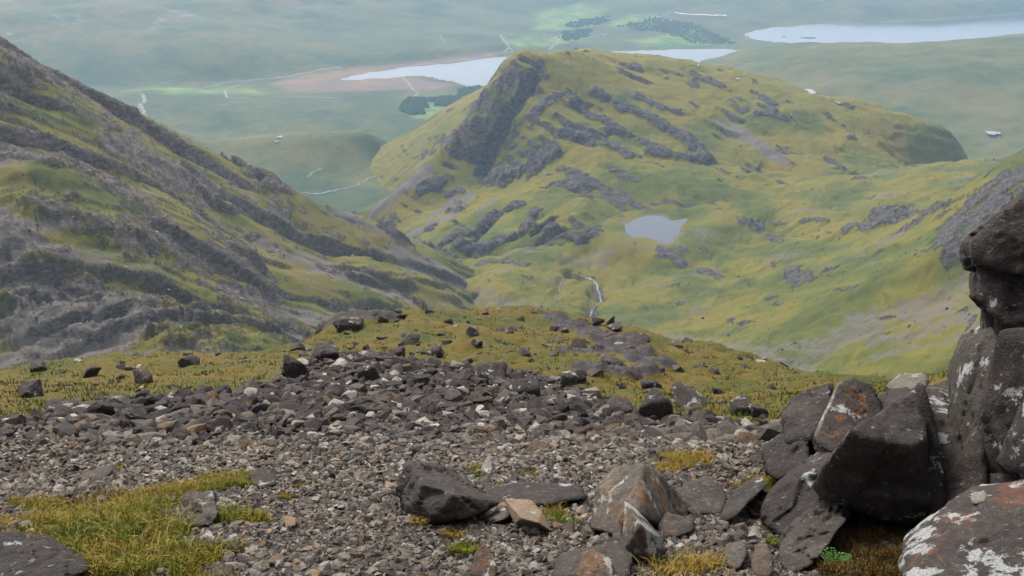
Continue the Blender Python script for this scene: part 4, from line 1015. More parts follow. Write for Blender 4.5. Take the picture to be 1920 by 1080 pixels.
def joined(name, protos, pos, size, rng, tone, warm, mat, tilt=0.35):
    which = rng.randint(0, len(protos), len(pos)); R = rot_mats(rng, len(pos), tilt)
    Vs, Fs, ts, ws, off = [], [], [], [], 0
    for i, (V, F) in enumerate(protos):
        m = np.where(which == i)[0]
        if not len(m): continue
        W = np.einsum('nij,vj->nvi', R[m] * size[m][:, None, None], V) + pos[m][:, None, :]
        Vs.append(W.reshape(-1, 3)); k = len(V)
        Fs.append((F[None] + off + np.arange(len(m))[:, None, None] * k).reshape(-1, 3)); off += k * len(m)
        ts.append(np.repeat(tone[m], k)); ws.append(np.repeat(warm[m], k))
    o = tri_mesh(name, np.vstack(Vs), np.vstack(Fs), mat, dict(tone=np.concatenate(ts), warm=np.concatenate(ws)))
    return stuff(o)

rng = np.random.RandomState(42)
def sample_scree(n):
    # even over the ground seen from the path: more tries far out, kept where the scree lies
    d = np.sqrt(rng.uniform(2.5 ** 2, 30 ** 2, n)); t = rng.uniform(-0.78, 0.72, n)
    return t * d, d

def stone_colours(n, y):
    u = rng.uniform(size=n); far = sm(8, 13, y)
    tone = np.clip(rng.normal(0.575 - 0.31 * far, 0.18, n), 0.05, 0.98)
    pale = rng.uniform(size=n) < 0.06; tone[pale] = rng.uniform(0.8, 1.0, pale.sum())
    warm = np.where(rng.uniform(size=n) < 0.11 - 0.07 * far, rng.uniform(0.5, 1.0, n), rng.uniform(0.0, 0.25, n))
    return tone, warm

def scree_weight(x, y):
    k = knoll_side(x, y)
    w = sm(1.2, -0.8, k + 1.2 * fbm(x, y, 2.0, 3, seed=461))
    for p in PATCHES:
        w = w * (1 - 0.93 * sm(-0.10, 0.15, poly_sd(x, y, p) + 0.25 * fbm(x, y, 0.5, 3, seed=422)))
    return w

# sizes follow a power law; stones get bigger towards the top of the scree, finer in the gravel runs
def scree_sizes(n, y, x, smin):
    grow_ = 0.10 + 0.30 * sm(7, 13.5, y)
    fine = sm(0.05, 0.5, fbm(x, y, 2.6, 3, seed=471)) * sm(10, 6, y)
    smax = grow_ * (1 - 0.6 * fine)
    smax = np.maximum(smax, smin * 1.6)
    u = rng.uniform(size=n)
    a = 1.7
    return (smin ** -a + u * (smax ** -a - smin ** -a)) ** (-1 / a)

# candidates, denser close by
pos_l, siz_l = [], []
for d0, d1, per in [(2.4, 3.6, 1250), (3.6, 5, 1150), (5, 7, 740), (7, 9.5, 420), (9.5, 13, 225), (13, 18, 120), (18, 26, 60)]:
    area = 0.81 * (d1 ** 2 - d0 ** 2); n = int(area * per)
    d = np.sqrt(rng.uniform(d0 ** 2, d1 ** 2, n)); x = rng.uniform(-0.96, 0.74, n) * d
    keep = rng.uniform(size=n) < scree_weight(x, d)
    x, d = x[keep], d[keep]
    s = scree_sizes(len(x), d, x, 0.0053 * d)
    pos_l.append(np.stack([x, d], 1)); siz_l.append(s)
xy = np.vstack(pos_l); size = np.concatenate(siz_l)
# blocks piled up below the knoll
m_ = 900
bx, bd = rng.uniform(-0.64, 0.42, m_), rng.uniform(0, 1, m_)
ye = np.interp(bx, EDGE[:, 0] / EDGE[:, 1], EDGE[:, 1]); by = ye * (1 + 0.02 - 0.30 * bd ** 1.6); ok_ = (bx < 0.08) | (rng.uniform(size=m_) < 0.35); bx, by = bx[ok_], by[ok_]; m_ = len(bx)
xy = np.vstack([xy, np.stack([bx * by, by], 1)]); size = np.concatenate([size, np.minimum(rng.uniform(0.18, 0.36, m_) * rng.uniform(0.6, 1.5, m_) ** 1.5, 0.42)])
# broken rock along the bare strips of the knoll
for L, w in zip(OUT, (0.85, 0.75, 0.8, 0.7, 1.1, 0.6)):
    q_ = rng.uniform(0, len(L) - 1.001, 34); i_ = q_.astype(int); c_ = L[i_] + (L[i_ + 1] - L[i_]) * (q_ - i_)[:, None] + rng.normal(0, 0.6 * w, (34, 2))
    xy = np.vstack([xy, c_]); size = np.concatenate([size, rng.uniform(0.18, 0.6, 34)])
# scattered ones on the knoll grass
m_ = 420
kx = rng.uniform(-0.62, 0.40, m_); ye = np.interp(kx, EDGE[:, 0] / EDGE[:, 1], EDGE[:, 1]); ky = ye + rng.uniform(0, 1, m_) ** 1.5 * 22
xy = np.vstack([xy, np.stack([kx * ky, ky], 1)]); size = np.concatenate([size, 0.008 * ky * rng.uniform(0.7, 1.0, m_) * rng.uniform(0.7, 2.2, m_)])
free = np.ones(len(xy), bool)
for tx, ty, tr in TAKEN:
    free &= ~((np.hypot(xy[:, 0] - tx, xy[:, 1] - ty) < tr * 0.85) & (size > 0.25 * tr))
xy, size = xy[free], size[free]
z = GROUND(xy[:, 0], xy[:, 1]) + size * rng.uniform(-0.06, 0.26, len(size))
pos = np.column_stack([xy, z])
tone, warm = stone_colours(len(pos), pos[:, 1])
u, v, f = pix(pos[:, 0], pos[:, 1], pos[:, 2])
px_size = size / f * FPX
seen = (u > 5) & (u < 1915) & (v > 5) & (v < 1075) & ~((u > 1430) & (v > 700))
rank = np.argsort(-np.where(seen, px_size, 0))
NSINGLE = 235
single = rank[:NSINGLE]
mass = np.ones(len(pos), bool); mass[single] = False
big = mass & (px_size > 17)
joined('scree_stones', MEDIUM, pos[big], size[big] * 1.15, rng, tone[big], warm[big], M_STONES)
mid = mass & ~big & (px_size > 9)
joined('scree_gravel', SMALL, pos[mid], size[mid] * 1.2, rng, tone[mid], warm[mid], M_STONES)
fin = mass & ~big & ~mid
joined('fine_gravel', FINE, pos[fin], size[fin] * 1.25, rng, tone[fin], warm[fin], M_STONES)

# the largest stones as things of their own
meshes = [tri_mesh('stone', V, F, M_STONE, link=False) for V, F in BIG]
used = {}
def colour_word(t, w):
    if w > 0.45: return 'rusty' if t < 0.6 else 'tan'
    return 'dark' if t < 0.36 else 'brown' if t < 0.52 else 'grey' if t < 0.72 else 'pale'
SHAPE = ('flat', 'blocky', 'angular')
for i in single:
    k = rng.randint(len(BIG))
    o = bpy.data.objects.new('stone', meshes[k]); COL.objects.link(o)
    o.location = pos[i]; o.rotation_euler = (rng.normal(0, 0.3), rng.normal(0, 0.3), rng.uniform(0, 6.28)); o.scale = [size[i] * 1.12] * 3
    o.color = (float(tone[i]), float(warm[i]), 0, 1)
    col, shp = colour_word(tone[i], warm[i]), SHAPE[k % 3]
    on = 'on the knoll grass' if knoll_side(pos[i, 0], pos[i, 1]) > 0.8 else 'in the scree'
    near = sorted(HEROES, key=lambda h: (h[0] - u[i]) ** 2 + (1.5 * (h[1] - v[i])) ** 2)[:16]
    opts = []
    for hx, hy, hn in near:
        dx, dy = u[i] - hx, v[i] - hy
        rel = ('right of' if dx > 0 else 'left of') if abs(dx) > 1.2 * abs(dy) else ('below' if dy > 0 else 'above')
        opts += [f'{col} {shp} stone {on} {rel} the {hn}']
        diag = ('below and ' if dy > 0 else 'above and ') + ('right of' if dx > 0 else 'left of')
        opts += [f'{col} {shp} stone {on} {diag} the {hn}']
    opts = [q.replace(' in the scree', '') if len(q.split()) > 16 else q for q in opts]; opts = [q for q in opts if len(q.split()) <= 16]
    lab = next((q for q in opts if q not in used), opts[0])
    used[lab] = used.get(lab, 0) + 1
    tag(o, lab, 'stone', 'loose stones of the scree')

# small boulders and stones strewn over the far slopes
def strew(name, surf, t0, t1, d0, d1, n, smin, smax, seed, z_off=0.0):
    r = np.random.RandomState(seed)
    t = r.uniform(t0, t1, n); d = np.exp(r.uniform(math.log(d0), math.log(d1), n)); x = t * d
    keep = fbm(x, d, 40, 3, seed=seed) + r.uniform(-0.5, 0.3, n) > 0
    x, d = x[keep], d[keep]
    s = smin * (smax / smin) ** (r.uniform(size=len(x)) ** 2.5)
    return x, d, s, r
def grid_height(o, name):
    return o
def strew_on(o, nr, nc, name, n, smin, smax, seed, pick):
    """stones set on vertices of a slope"""
    me = o.data; co = np.empty(len(me.vertices) * 3, np.float32); me.vertices.foreach_get('co', co); co = co.reshape(-1, 3)
    r = np.random.RandomState(seed)
    idx = r.randint(0, len(co), n * 4); c = co[idx]
    w = pick(c) ; idx = idx[r.uniform(size=len(idx)) < w][:n]; c = co[idx].astype(float)
    s = smin * (smax / smin) ** (r.uniform(size=len(c)) ** 2.2)
    c[:, :2] += r.uniform(-0.6, 0.6, (len(c), 2)); c[:, 2] += 0.15 * s
    joined(name, SMALL, c, s, r, np.clip(r.normal(0.5, 0.2, len(c)), 0.1, 1), r.uniform(0, 0.2, len(c)), M_STONES)
strew_on(left_slope, 0, 0, 'strewn_stones', 2600, 0.7, 2.6, 71, lambda c: np.clip(0.35 + 1.2 * fbm(c[:, 0], c[:, 1], 45, 3, seed=481), 0, 1))
strew_on(corrie, 0, 0, 'strewn_stones', 3000, 0.8, 3.2, 72, lambda c: np.clip(0.05 + 1.5 * fbm(c[:, 0], c[:, 1], 60, 3, seed=482), 0, 1) * (poly_sd(c[:, 0], c[:, 1], TARN) < -12))
strew_on(hill, 0, 0, 'strewn_stones', 1300, 1.0, 3.4, 73, lambda c: np.clip(0.05 + 1.3 * fbm(c[:, 0], c[:, 1], 70, 3, seed=483), 0, 1))

# ------------------------------------------------------------------ grass, moss, plants
M_GRASS, M_TURF = NT('grass_blades'), NT('knoll_turf')
def grass_mat(m, k=1.0):
    t = m.attr('tone')
    stops = [(0.0, (0.040, 0.078, 0.006)), (0.3, (0.090, 0.118, 0.009)), (0.55, (0.165, 0.135, 0.012)), (0.8, (0.220, 0.135, 0.020)), (1.0, (0.26, 0.18, 0.06))]
    c = m.ramp(t, [(p_, tuple(k * v_ for v_ in c_)) for p_, c_ in stops])
    m.b.inputs['Roughness'].default_value = 0.8
    m.b.inputs['Specular IOR Level'].default_value = 0.1
    g = m.n.new('ShaderNodeNewGeometry'); v = m.n.new('ShaderNodeVectorMath'); v.operation = 'MULTIPLY_ADD'   # thin blades scatter light like the turf they stand in
    m.l.new(g.outputs['Normal'], v.inputs[0]); v.inputs[1].default_value = (0.35, 0.35, 0.35); v.inputs[2].default_value = (0, 0, 1)
    nv = m.n.new('ShaderNodeVectorMath'); nv.operation = 'NORMALIZE'; m.l.new(v.outputs[0], nv.inputs[0]); m.l.new(nv.outputs[0], m.b.inputs['Normal'])
    return m.done(c)
grass_mat(M_GRASS); grass_mat(M_TURF, 0.84)

def plain_ramp(name, stops):
    m = NT(name); m.b.inputs['Roughness'].default_value = 0.9; m.b.inputs['Specular IOR Level'].default_value = 0.1
    return m.done(m.ramp(m.attr('tone'), stops))

def blades(name, x, y, z, h, w, tone, seed, lean=0.6, mat=None):
    """bent blades, three triangles each"""
    r = np.random.RandomState(seed); n = len(x)
    a = r.uniform(0, 2 * np.pi, n); L = r.uniform(0.2, 1.0, n) * lean; b = r.uniform(0, 2 * np.pi, n)
    base = np.stack([x, y, z], 1); side = np.stack([np.cos(a), np.sin(a), np.zeros(n)], 1) * (w / 2)[:, None]
    out = np.stack([np.cos(b), np.sin(b), np.zeros(n)], 1); up = np.array([0, 0, 1.0])
    midp = base + up * (0.6 * h)[:, None] + out * (0.25 * L * h)[:, None]
    tip = base + up * (h * (1 - 0.3 * L))[:, None] + out * (0.8 * L * h)[:, None]
    V = np.stack([base - side, base + side, midp - side * 0.7, midp + side * 0.7, tip], 1).reshape(-1, 3)
    T = np.array([[0, 1, 3], [0, 3, 2], [2, 3, 4]])[None] + np.arange(n)[:, None, None] * 5
    o = tri_mesh(name, V, T.reshape(-1, 3), mat or M_GRASS.m, dict(tone=np.repeat(tone, 5)), smooth=True)
    return o

def tone_at(x, y, r, sc=1.0, mean=0.5):
    return np.clip(mean + 0.55 * fbm(x, y, 1.6 * sc, 3, seed=491) + 0.30 * fbm(x, y, 0.4 * sc, 2, seed=492) + r.normal(0, 0.10, len(x)), 0, 1)

gx, gy = [], []
for p in PATCHES:
    a, b = p.min(0) - 0.15, p.max(0) + 0.15
    n = int((b - a).prod() * 13500)
    gx.append(rng.uniform(a[0], b[0], n)); gy.append(rng.uniform(a[1], b[1], n))
gx, gy = np.concatenate(gx), np.concatenate(gy)
k = rng.uniform(size=len(gx)) < grassiness(gx, gy) * (0.35 + 0.65 * (fbm(gx, gy, 0.35, 3, seed=493) > -0.25))
gx, gy = gx[k], gy[k]
if len(gx) > 48000:
    q = rng.permutation(len(gx))[:48000]; gx, gy = gx[q], gy[q]
gh = (0.045 + 0.05 * np.clip(fbm(gx, gy, 0.5, 2, seed=494) + 0.4, 0, 1)) * rng.uniform(0.6, 1.4, len(gx))
gtone = tone_at(gx, gy, rng, mean=0.50); dead = rng.uniform(size=len(gx)) < 0.07; gtone[dead] = 1.0; gh[dead] *= 1.7
stuff(blades('grass', gx, gy, GROUND(gx, gy) - 0.005, gh, 0.0052 * rng.uniform(0.7, 1.4, len(gx)), gtone, 81, 1.1))
# the knoll's turf
n = 150000
t = rng.uniform(-0.88, 0.66, n); d = np.exp(rng.uniform(math.log(11), math.log(50), n)); kx = t * d
k = rng.uniform(size=n) < sm(0.0, 0.8, knoll_side(kx, d) + 1.4 * fbm(kx, d, 2.4, 3, seed=421))
kx, kd = kx[k], d[k]
for L, w in zip(OUT, (0.85, 0.75, 0.8, 0.7, 1.1, 0.6)):
    dd_, _, _ = seg_dist(kx, kd, L); q = dd_ / w + 0.7 * fbm(kx, kd, 1.8, 3, seed=431) > 0.75
    kx, kd = kx[q], kd[q]
kx, kd = kx[:54000], kd[:54000]
kh = (0.05 + 0.08 * np.clip(fbm(kx, kd, 1.1, 2, seed=495) + 0.3, 0, 1)) * rng.uniform(0.6, 1.3, len(kx))
stuff(blades('grass', kx, kd, GROUND(kx, kd) + 0.02, kh, 0.0011 * kd * rng.uniform(0.8, 1.5, len(kx)), tone_at(kx, kd, rng, 3.0, 0.45), 82, 0.9, M_TURF.m))

def tuft(label, px, py, n, h, mean, seed, spread=0.10, group=None, name='grass_tuft', lean=0.9):
    x, y = ground_d(px, py); r = np.random.RandomState(seed)
    rr_, aa_ = spread * 0.55 * np.sqrt(r.uniform(0, 1, n)), r.uniform(0, 6.283, n); tx, ty = rr_ * np.cos(aa_), rr_ * np.sin(aa_)
    tz = GROUND(x + tx, y + ty) - float(GROUND(x, y)) - 0.005
    o = blades(name, tx, ty, tz, h * r.uniform(0.5, 1.2, n), 0.006 * r.uniform(0.7, 1.3, n), np.clip(mean + r.normal(0, 0.12, n), 0, 1), seed, lean)
    o.location = (x, y, float(GROUND(x, y)))
    tag(o, label, 'grass tuft', group)
tuft('green and straw grass tuft beside the pointed rust and white stone', 872, 1040, 260, 0.13, 0.40, 901, 0.17)
tuft('orange brown grass tuft at the left foot of the dark bedrock knob', 786, 985, 130, 0.10, 0.80, 902, 0.12)
tuft('orange grass tuft between the bedrock knob and the bottom edge', 845, 1008, 120, 0.10, 0.75, 903, 0.12)
tuft('orange yellow grass tuft behind the rusty lichened boulder', 1290, 938, 150, 0.14, 0.72, 904, 0.16)
tuft('dark green rounded tussock in front of the white pointed rock', 895, 895, 180, 0.09, 0.18, 905, 0.18)
tuft('straw coloured tuft in the fine gravel right of the dark rock mound', 540, 935, 110, 0.10, 0.68, 906, 0.14)
tuft('yellow tuft in the scree above the fine gravel', 570, 915, 110, 0.10, 0.60, 907, 0.16)
tuft('yellow tussock at the end of the flat slab in the scree', 222, 880, 160, 0.10, 0.62, 908, 0.14)
tuft('orange tuft on the tilted grey slab near the jumble', 1385, 918, 140, 0.12, 0.75, 909, 0.20)
tuft('yellow green tuft in the middle of the scree right of the white rock', 985, 890, 120, 0.09, 0.60, 910, 0.25)
tuft('bright green tuft at the lower edge of the grassy patch', 250, 1015, 220, 0.13, 0.15, 911, 0.14)
tuft('small green tuft by the square brown stone', 1445, 1022, 80, 0.09, 0.30, 912, 0.08)
# brown moss bank under the huge block, its colour darkened for the block's shade
M_MOSS = plain_ramp('shaded_brown_moss', [(0.2, (0.020, 0.022, 0.004)), (0.5, (0.045, 0.032, 0.007)), (0.8, (0.075, 0.042, 0.008)), (1.0, (0.12, 0.075, 0.02))])
mx, my = rng.normal(0, 1, 9000) , rng.normal(0, 1, 9000)
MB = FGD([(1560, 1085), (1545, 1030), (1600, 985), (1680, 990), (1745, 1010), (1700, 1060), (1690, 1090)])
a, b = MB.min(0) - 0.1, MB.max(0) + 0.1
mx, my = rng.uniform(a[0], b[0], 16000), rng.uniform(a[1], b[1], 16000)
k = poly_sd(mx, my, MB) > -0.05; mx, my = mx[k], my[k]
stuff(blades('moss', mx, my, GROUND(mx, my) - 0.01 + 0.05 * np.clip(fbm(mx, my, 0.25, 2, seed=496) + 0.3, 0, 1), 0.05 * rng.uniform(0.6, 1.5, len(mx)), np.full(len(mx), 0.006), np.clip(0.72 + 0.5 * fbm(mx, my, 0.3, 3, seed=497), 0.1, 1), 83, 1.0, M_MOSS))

def leafy_plant(label, px, py, seed, n, spread, hgt):
    """a low plant: thin stems with small pinnate leaves"""
    x, y = ground_d(px, py); r = np.random.RandomState(seed)
    root = bpy.data.objects.new('leafy_plant', None); COL.objects.link(root); root.location = (x, y, float(GROUND(x, y)))
    tag(root, label, 'plant')
    Vs, Fs, tn, k = [], [], [], 0
    S, SF, ks = [], [], 0
    for i in range(n):
        a = r.uniform(0, 6.28); L = r.uniform(0.5, 1) * spread; H = hgt * r.uniform(0.5, 1.1)
        e = np.array([math.cos(a) * L, math.sin(a) * L, H])
        sd = np.array([-math.sin(a), math.cos(a), 0])
        S += [(-0.0015 * sd).tolist(), (0.0015 * sd).tolist(), e.tolist()]; SF.append([ks, ks + 1, ks + 2]); ks += 3
        for j in range(6):
            f_ = 0.35 + 0.65 * j / 5; c = e * f_ + np.array([0, 0, 0.1 * H * math.sin(3 * f_)])
            for s_ in (-1, 1):
                t_ = c + sd * s_ * r.uniform(0.018, 0.032) * (1.2 - 0.6 * f_) + np.array([0, 0, r.uniform(-0.004, 0.01)])
                w_ = np.array([math.cos(a), math.sin(a), 0.1]) * 0.007
                Vs += [c.tolist(), ((c + t_) / 2 + w_).tolist(), t_.tolist(), ((c + t_) / 2 - w_).tolist()]
                Fs += [[k, k + 1, k + 2], [k, k + 2, k + 3]]; k += 4
    m = NT('leaf_green'); p = m.pos()
    mat = m.done(m.ramp(m.noise(p, 30, 3), [(0.3, (0.022, 0.070, 0.014)), (0.7, (0.06, 0.13, 0.022))]))
    tri_mesh('leaves', Vs, Fs, mat, parent=root); tri_mesh('stems', S, SF, mat, parent=root)
leafy_plant('bright green leafy plant at the bottom edge in front of the moss', 1565, 1068, 921, 22, 0.10, 0.07)
leafy_plant('small grey green plant at the foot of the upright slab', 1752, 1000, 922, 8, 0.05, 0.04)

# ------------------------------------------------------------------ streams, tracks, pools and the far settlement
def ray_hit(objs, px, py):
    """where a sight line first meets the built ground"""
    a, b = ray(px, py); d = Vector((a, 1, b)).normalized(); best = None
    for o in objs:
        ok, loc, nrm, _ = o.ray_cast(Vector((0, 0, 0)), d)
        if ok and (best is None or loc.length < best.length): best = loc
    return best
def down(o, x, y):
    ok, loc, nrm, _ = o.ray_cast(Vector((x, y, 500)), Vector((0, 0, -1)))
    return loc.z if ok else None
def ribbon(name, objs, pts, w, mat, lift=0.25, steps=8, jitter=0.0, seed=0):
    r = np.random.RandomState(seed)
    L = [ray_hit(objs, *q) for q in pts]; L = [np.array(q) for q in L if q is not None]
    path = []
    for i in range(len(L) - 1):
        for s in range(steps): path.append(L[i] + (L[i + 1] - L[i]) * s / steps)
    path.append(L[-1]); path = np.array(path)
    if jitter: path[1:-1, :2] += r.normal(0, jitter, (len(path) - 2, 2))
    V, F = [], []
    for i, p in enumerate(path):
        t = path[min(i + 1, len(path) - 1)] - path[max(i - 1, 0)]; t[2] = 0; t /= np.linalg.norm(t) + 1e-9
        n = np.array([-t[1], t[0], 0]); ww = w * (0.6 + 0.8 * r.uniform())
        for s in (-0.5, 0.5):
            q = p + n * s * ww
            zs = [down(o, q[0], q[1]) for o in objs]; zs = [z_ for z_ in zs if z_ is not None]
            V.append((q[0], q[1], (max(zs) if zs else q[2]) + lift))
        if i: F.append([2 * i - 2, 2 * i - 1, 2 * i + 1, 2 * i])
    me = bpy.data.meshes.new(name); me.from_pydata(V, [], F); me.update(); me.materials.append(mat)
    o = bpy.data.objects.new(name, me); COL.objects.link(o); return struct(o)
def plain(name, stops, scale, rough=0.9):
    m = NT(name); m.b.inputs['Roughness'].default_value = rough
    return m.done(m.ramp(m.noise(m.pos(), scale, 4, 0.7), stops))
M_FOAM = plain('stream_water', [(0.4, (0.10, 0.11, 0.12)), (0.52, (0.17, 0.18, 0.19)), (0.70, (0.30, 0.31, 0.32))], 0.45, 0.35)
M_TRACK = plain('track_gravel', [(0.3, (0.15, 0.145, 0.125)), (0.7, (0.24, 0.225, 0.195))], 0.1)
M_PALE = plain('pale_gravel', [(0.35, (0.15, 0.15, 0.145)), (0.7, (0.27, 0.265, 0.26))], 0.06)
M_POOL = water_mat('pool_water', (0.10, 0.11, 0.12), 0.05, 0.2)
GB = [corrie, hill]; GV = [valley]
ribbon('stream', GB, [(1100, 612), (1106, 600), (1110, 583), (1128, 566), (1124, 552), (1119, 536), (1112, 526), (1098, 521), (1085, 515), (1070, 511)], 1.15, M_FOAM, 0.6, 12, 0.6, 1)
ribbon('stream', GB, [(1048, 548), (1050, 535), (1056, 524)], 0.8, M_FOAM, 0.5, 8, 0.4, 3)
ribbon('stream', GB, [(885, 572), (884, 560)], 1.5, M_FOAM, 0.5, 8, 0.4, 3)
ribbon('stream', GV, [(545, 366), (575, 362), (605, 364), (640, 355), (672, 347), (690, 335), (715, 327), (728, 320), (742, 310)], 2.3, M_FOAM, 1.0, 10, 2.0, 4)
ribbon('stream', GV, [(575, 332), (590, 322), (606, 316)], 1.5, M_FOAM, 1.0, 6, 1.5, 5)
ribbon('river', GV, [(264, 228), (270, 214), (262, 200), (272, 188), (265, 176)], 9, M_PALE, 0.8, 8, 4.0, 6)
ribbon('river', GV, [(230, 172), (330, 166), (420, 155), (480, 150), (560, 140), (640, 126)], 7, M_PALE, 0.8, 6, 4.0, 7)
ribbon('track', GV, [(470, 185), (425, 183), (420, 170), (445, 160), (470, 153)], 6, M_TRACK, 0.8, 8, 0.5, 8)
ribbon('road', GV, [(640, 184), (560, 182), (520, 184)], 6, M_TRACK, 0.8, 8, 0.5, 9)
ribbon('track', GV, [(860, 207), (830, 209), (806, 200), (798, 192)], 7, M_TRACK, 0.8, 8, 0.5, 10)
ribbon('river', GV, [(755, 146), (768, 158), (772, 168), (788, 174), (776, 180)], 6, M_PALE, 0.8, 6, 3.0, 11)
ribbon('road', GV, [(770, 124), (850, 116), (900, 108), (940, 100), (985, 96)], 8, M_TRACK, 1.2, 8, 0.5, 12)
ribbon('road', GV, [(1030, 94), (1045, 82), (1048, 74), (1035, 66)], 8, M_TRACK, 1.5, 8, 0.5, 13)
ribbon('waterfall', GV, [(823, 66), (830, 74), (836, 82)], 4, M_PALE, 1.5, 5, 1.5, 14)
ribbon('river', GV, [(945, 98), (955, 90), (945, 78), (942, 66)], 10, M_PALE, 1.5, 6, 5, 15)
def pool(objs, px, py, w, h, seed, lift=0.35):
    r = np.random.RandomState(seed); c = ray_hit(objs, px, py)
    for dy in (3, 6, 10):
        c = c or ray_hit(objs, px, py + dy)
    if c is None: return None
    rx = w / 2 * c.length / FPX; ry = rx * 1.3
    pts = []
    for i in range(18):
        a = i / 18 * 2 * math.pi; q = 1 + 0.25 * math.sin(3 * a + seed) + r.uniform(-0.12, 0.12)
        pts.append((c.x + rx * q * math.cos(a), c.y + ry * q * math.sin(a)))
    zs = [z_ for o in objs for z_ in [down(o, *p) for p in pts] if z_ is not None]
    return sheet('pool', pts, float(np.percentile(zs, 55)) + lift, M_POOL)
for i, q in enumerate([(1515, 161, 26, 6), (1305, 120, 14, 3), (1382, 148, 10, 3), (1575, 191, 14, 3), (1552, 183, 5, 2)]): pool([hill], *q, seed=30 + i)
for i, q in enumerate([(1860, 249, 22, 5), (525, 257, 10, 3), (520, 266, 8, 3)]): pool(GV, *q, seed=40 + i, lift=1.0)
ribbon('quarry', GV, [(1265, 24), (1285, 27), (1310, 28), (1335, 29), (1362, 29)], 13, plain('white_marble', [(0.3, (0.55, 0.55, 0.54)), (0.7, (0.8, 0.8, 0.79))], 0.02), 2.0, 5, 5, 16)

# houses of the far village, each a small white house with a grey roof
M_WHITE = plain('white_render', [(0.3, (0.72, 0.72, 0.70)), (0.7, (0.82, 0.82, 0.80))], 0.5)
M_SLATE = plain('slate_roof', [(0.3, (0.10, 0.10, 0.11)), (0.7, (0.17, 0.17, 0.18))], 0.5)
def box_mesh(name, w, d, h, z0=0.0):
    V = [(-w / 2, -d / 2, z0), (w / 2, -d / 2, z0), (w / 2, d / 2, z0), (-w / 2, d / 2, z0), (-w / 2, -d / 2, h), (w / 2, -d / 2, h), (w / 2, d / 2, h), (-w / 2, d / 2, h), (-w / 2, 0, h + d * 0.42), (w / 2, 0, h + d * 0.42)]
    return V
HV = box_mesh('house', 15, 8, 5.0, -4)
wall_me = bpy.data.meshes.new('wall'); wall_me.from_pydata(HV, [], [(0, 1, 5, 4), (1, 2, 6, 9, 5), (2, 3, 7, 6), (3, 0, 4, 8, 7), (0, 3, 2, 1)]); wall_me.materials.append(M_WHITE)
r_ = 0.5
RV = [(-7.9, -4.6, 4.6), (7.9, -4.6, 4.6), (7.9, 0, 8.6), (-7.9, 0, 8.6), (7.9, 4.6, 4.6), (-7.9, 4.6, 4.6), (-7.9, -4.6, 4.9), (7.9, -4.6, 4.9), (7.9, 0, 8.95), (-7.9, 0, 8.95), (7.9, 4.6, 4.9), (-7.9, 4.6, 4.9)]
roof_me = bpy.data.meshes.new('roof'); roof_me.from_pydata(RV, [], [(6, 7, 8, 9), (9, 8, 10, 11), (0, 3, 2, 1), (3, 5, 4, 2), (0, 1, 7, 6), (5, 11, 10, 4), (0, 6, 9, 3), (3, 9, 11, 5), (1, 2, 8, 7), (2, 4, 10, 8)]); roof_me.materials.append(M_SLATE)
CHIM = [(-0.5, -0.5, 8), (0.5, -0.5, 8), (0.5, 0.5, 8), (-0.5, 0.5, 8), (-0.5, -0.5, 10.2), (0.5, -0.5, 10.2), (0.5, 0.5, 10.2), (-0.5, 0.5, 10.2)]
chim_me = bpy.data.meshes.new('chimney'); chim_me.from_pydata([(x + 6.5, y, z_) for x, y, z_ in CHIM], [], [(0, 1, 5, 4), (1, 2, 6, 5), (2, 3, 7, 6), (3, 0, 4, 7), (4, 5, 6, 7)]); chim_me.materials.append(M_WHITE)
HOUSES = [(1016, 58, 'cluster'), (1022, 61, 'cluster'), (1028, 60, 'cluster'), (1032, 64, 'cluster'), (1040, 60, 'cluster'), (1026, 66, 'cluster'), (1044, 68, 'cluster'), (1036, 70, 'cluster'), (1052, 67, 'cluster'),
          (1108, 70, 'row'), (1114, 68, 'row'), (1120, 67, 'row'), (1132, 65, 'row'), (1137, 64, 'row'), (1110, 48, 'mid'), (1116, 44, 'mid'), (1138, 36, 'mid'), (1144, 35, 'mid'), (1080, 47, 'mid'), (1074, 63, 'mid'), (1072, 76, 'mid'),
          (1210, 38, 'upper'), (1218, 34, 'upper'), (1226, 37, 'upper'), (1236, 32, 'upper'), (1243, 39, 'upper'), (1252, 27, 'upper'), (1216, 88, 'shore'), (1248, 65, 'shore'), (1262, 86, 'shore'), (958, 92, 'bay'), (962, 96, 'bay'), (800, 186, 'glen'), (812, 187, 'glen')]
HL = {'cluster': 'in the tight village cluster', 'row': 'in the row right of the village cluster', 'mid': 'among the green village fields',
      'upper': 'on the slope below the quarry', 'shore': 'near the second loch shore', 'bay': 'by the head of the near loch', 'glen': 'beside the dark wood'}
ORD = ['leftmost', 'second', 'third', 'fourth', 'fifth', 'sixth', 'seventh', 'eighth', 'rightmost']
def nth(i, g):
    same = sorted([j for j, q in enumerate(HOUSES) if q[2] == g], key=lambda j: (HOUSES[j][0], HOUSES[j][1])); k_ = same.index(i)
    return 'leftmost' if k_ == 0 else 'rightmost' if k_ == len(same) - 1 else ORD[k_] + ' from left'
parts = [('wall', wall_me), ('roof', roof_me), ('chimney', chim_me)]
for i, (px, py, g) in enumerate(HOUSES):
    p = ray_hit(GV, px, py)
    if p is None: continue
    h = bpy.data.objects.new('house', None); COL.objects.link(h)
    h.location = p; h.rotation_euler = (0, 0, rng.uniform(-0.6, 0.6)); s_ = rng.uniform(0.8, 1.25); h.scale = (s_, s_, s_)
    tag(h, f'tiny white house {HL[g]}, {nth(i, g)}', 'house', 'houses ' + HL[g])
    pt = {}
    for nm, me in parts:
        c = bpy.data.objects.new(nm, me); COL.objects.link(c); c.parent = pt['roof'] if nm == 'chimney' else h; pt[nm] = c

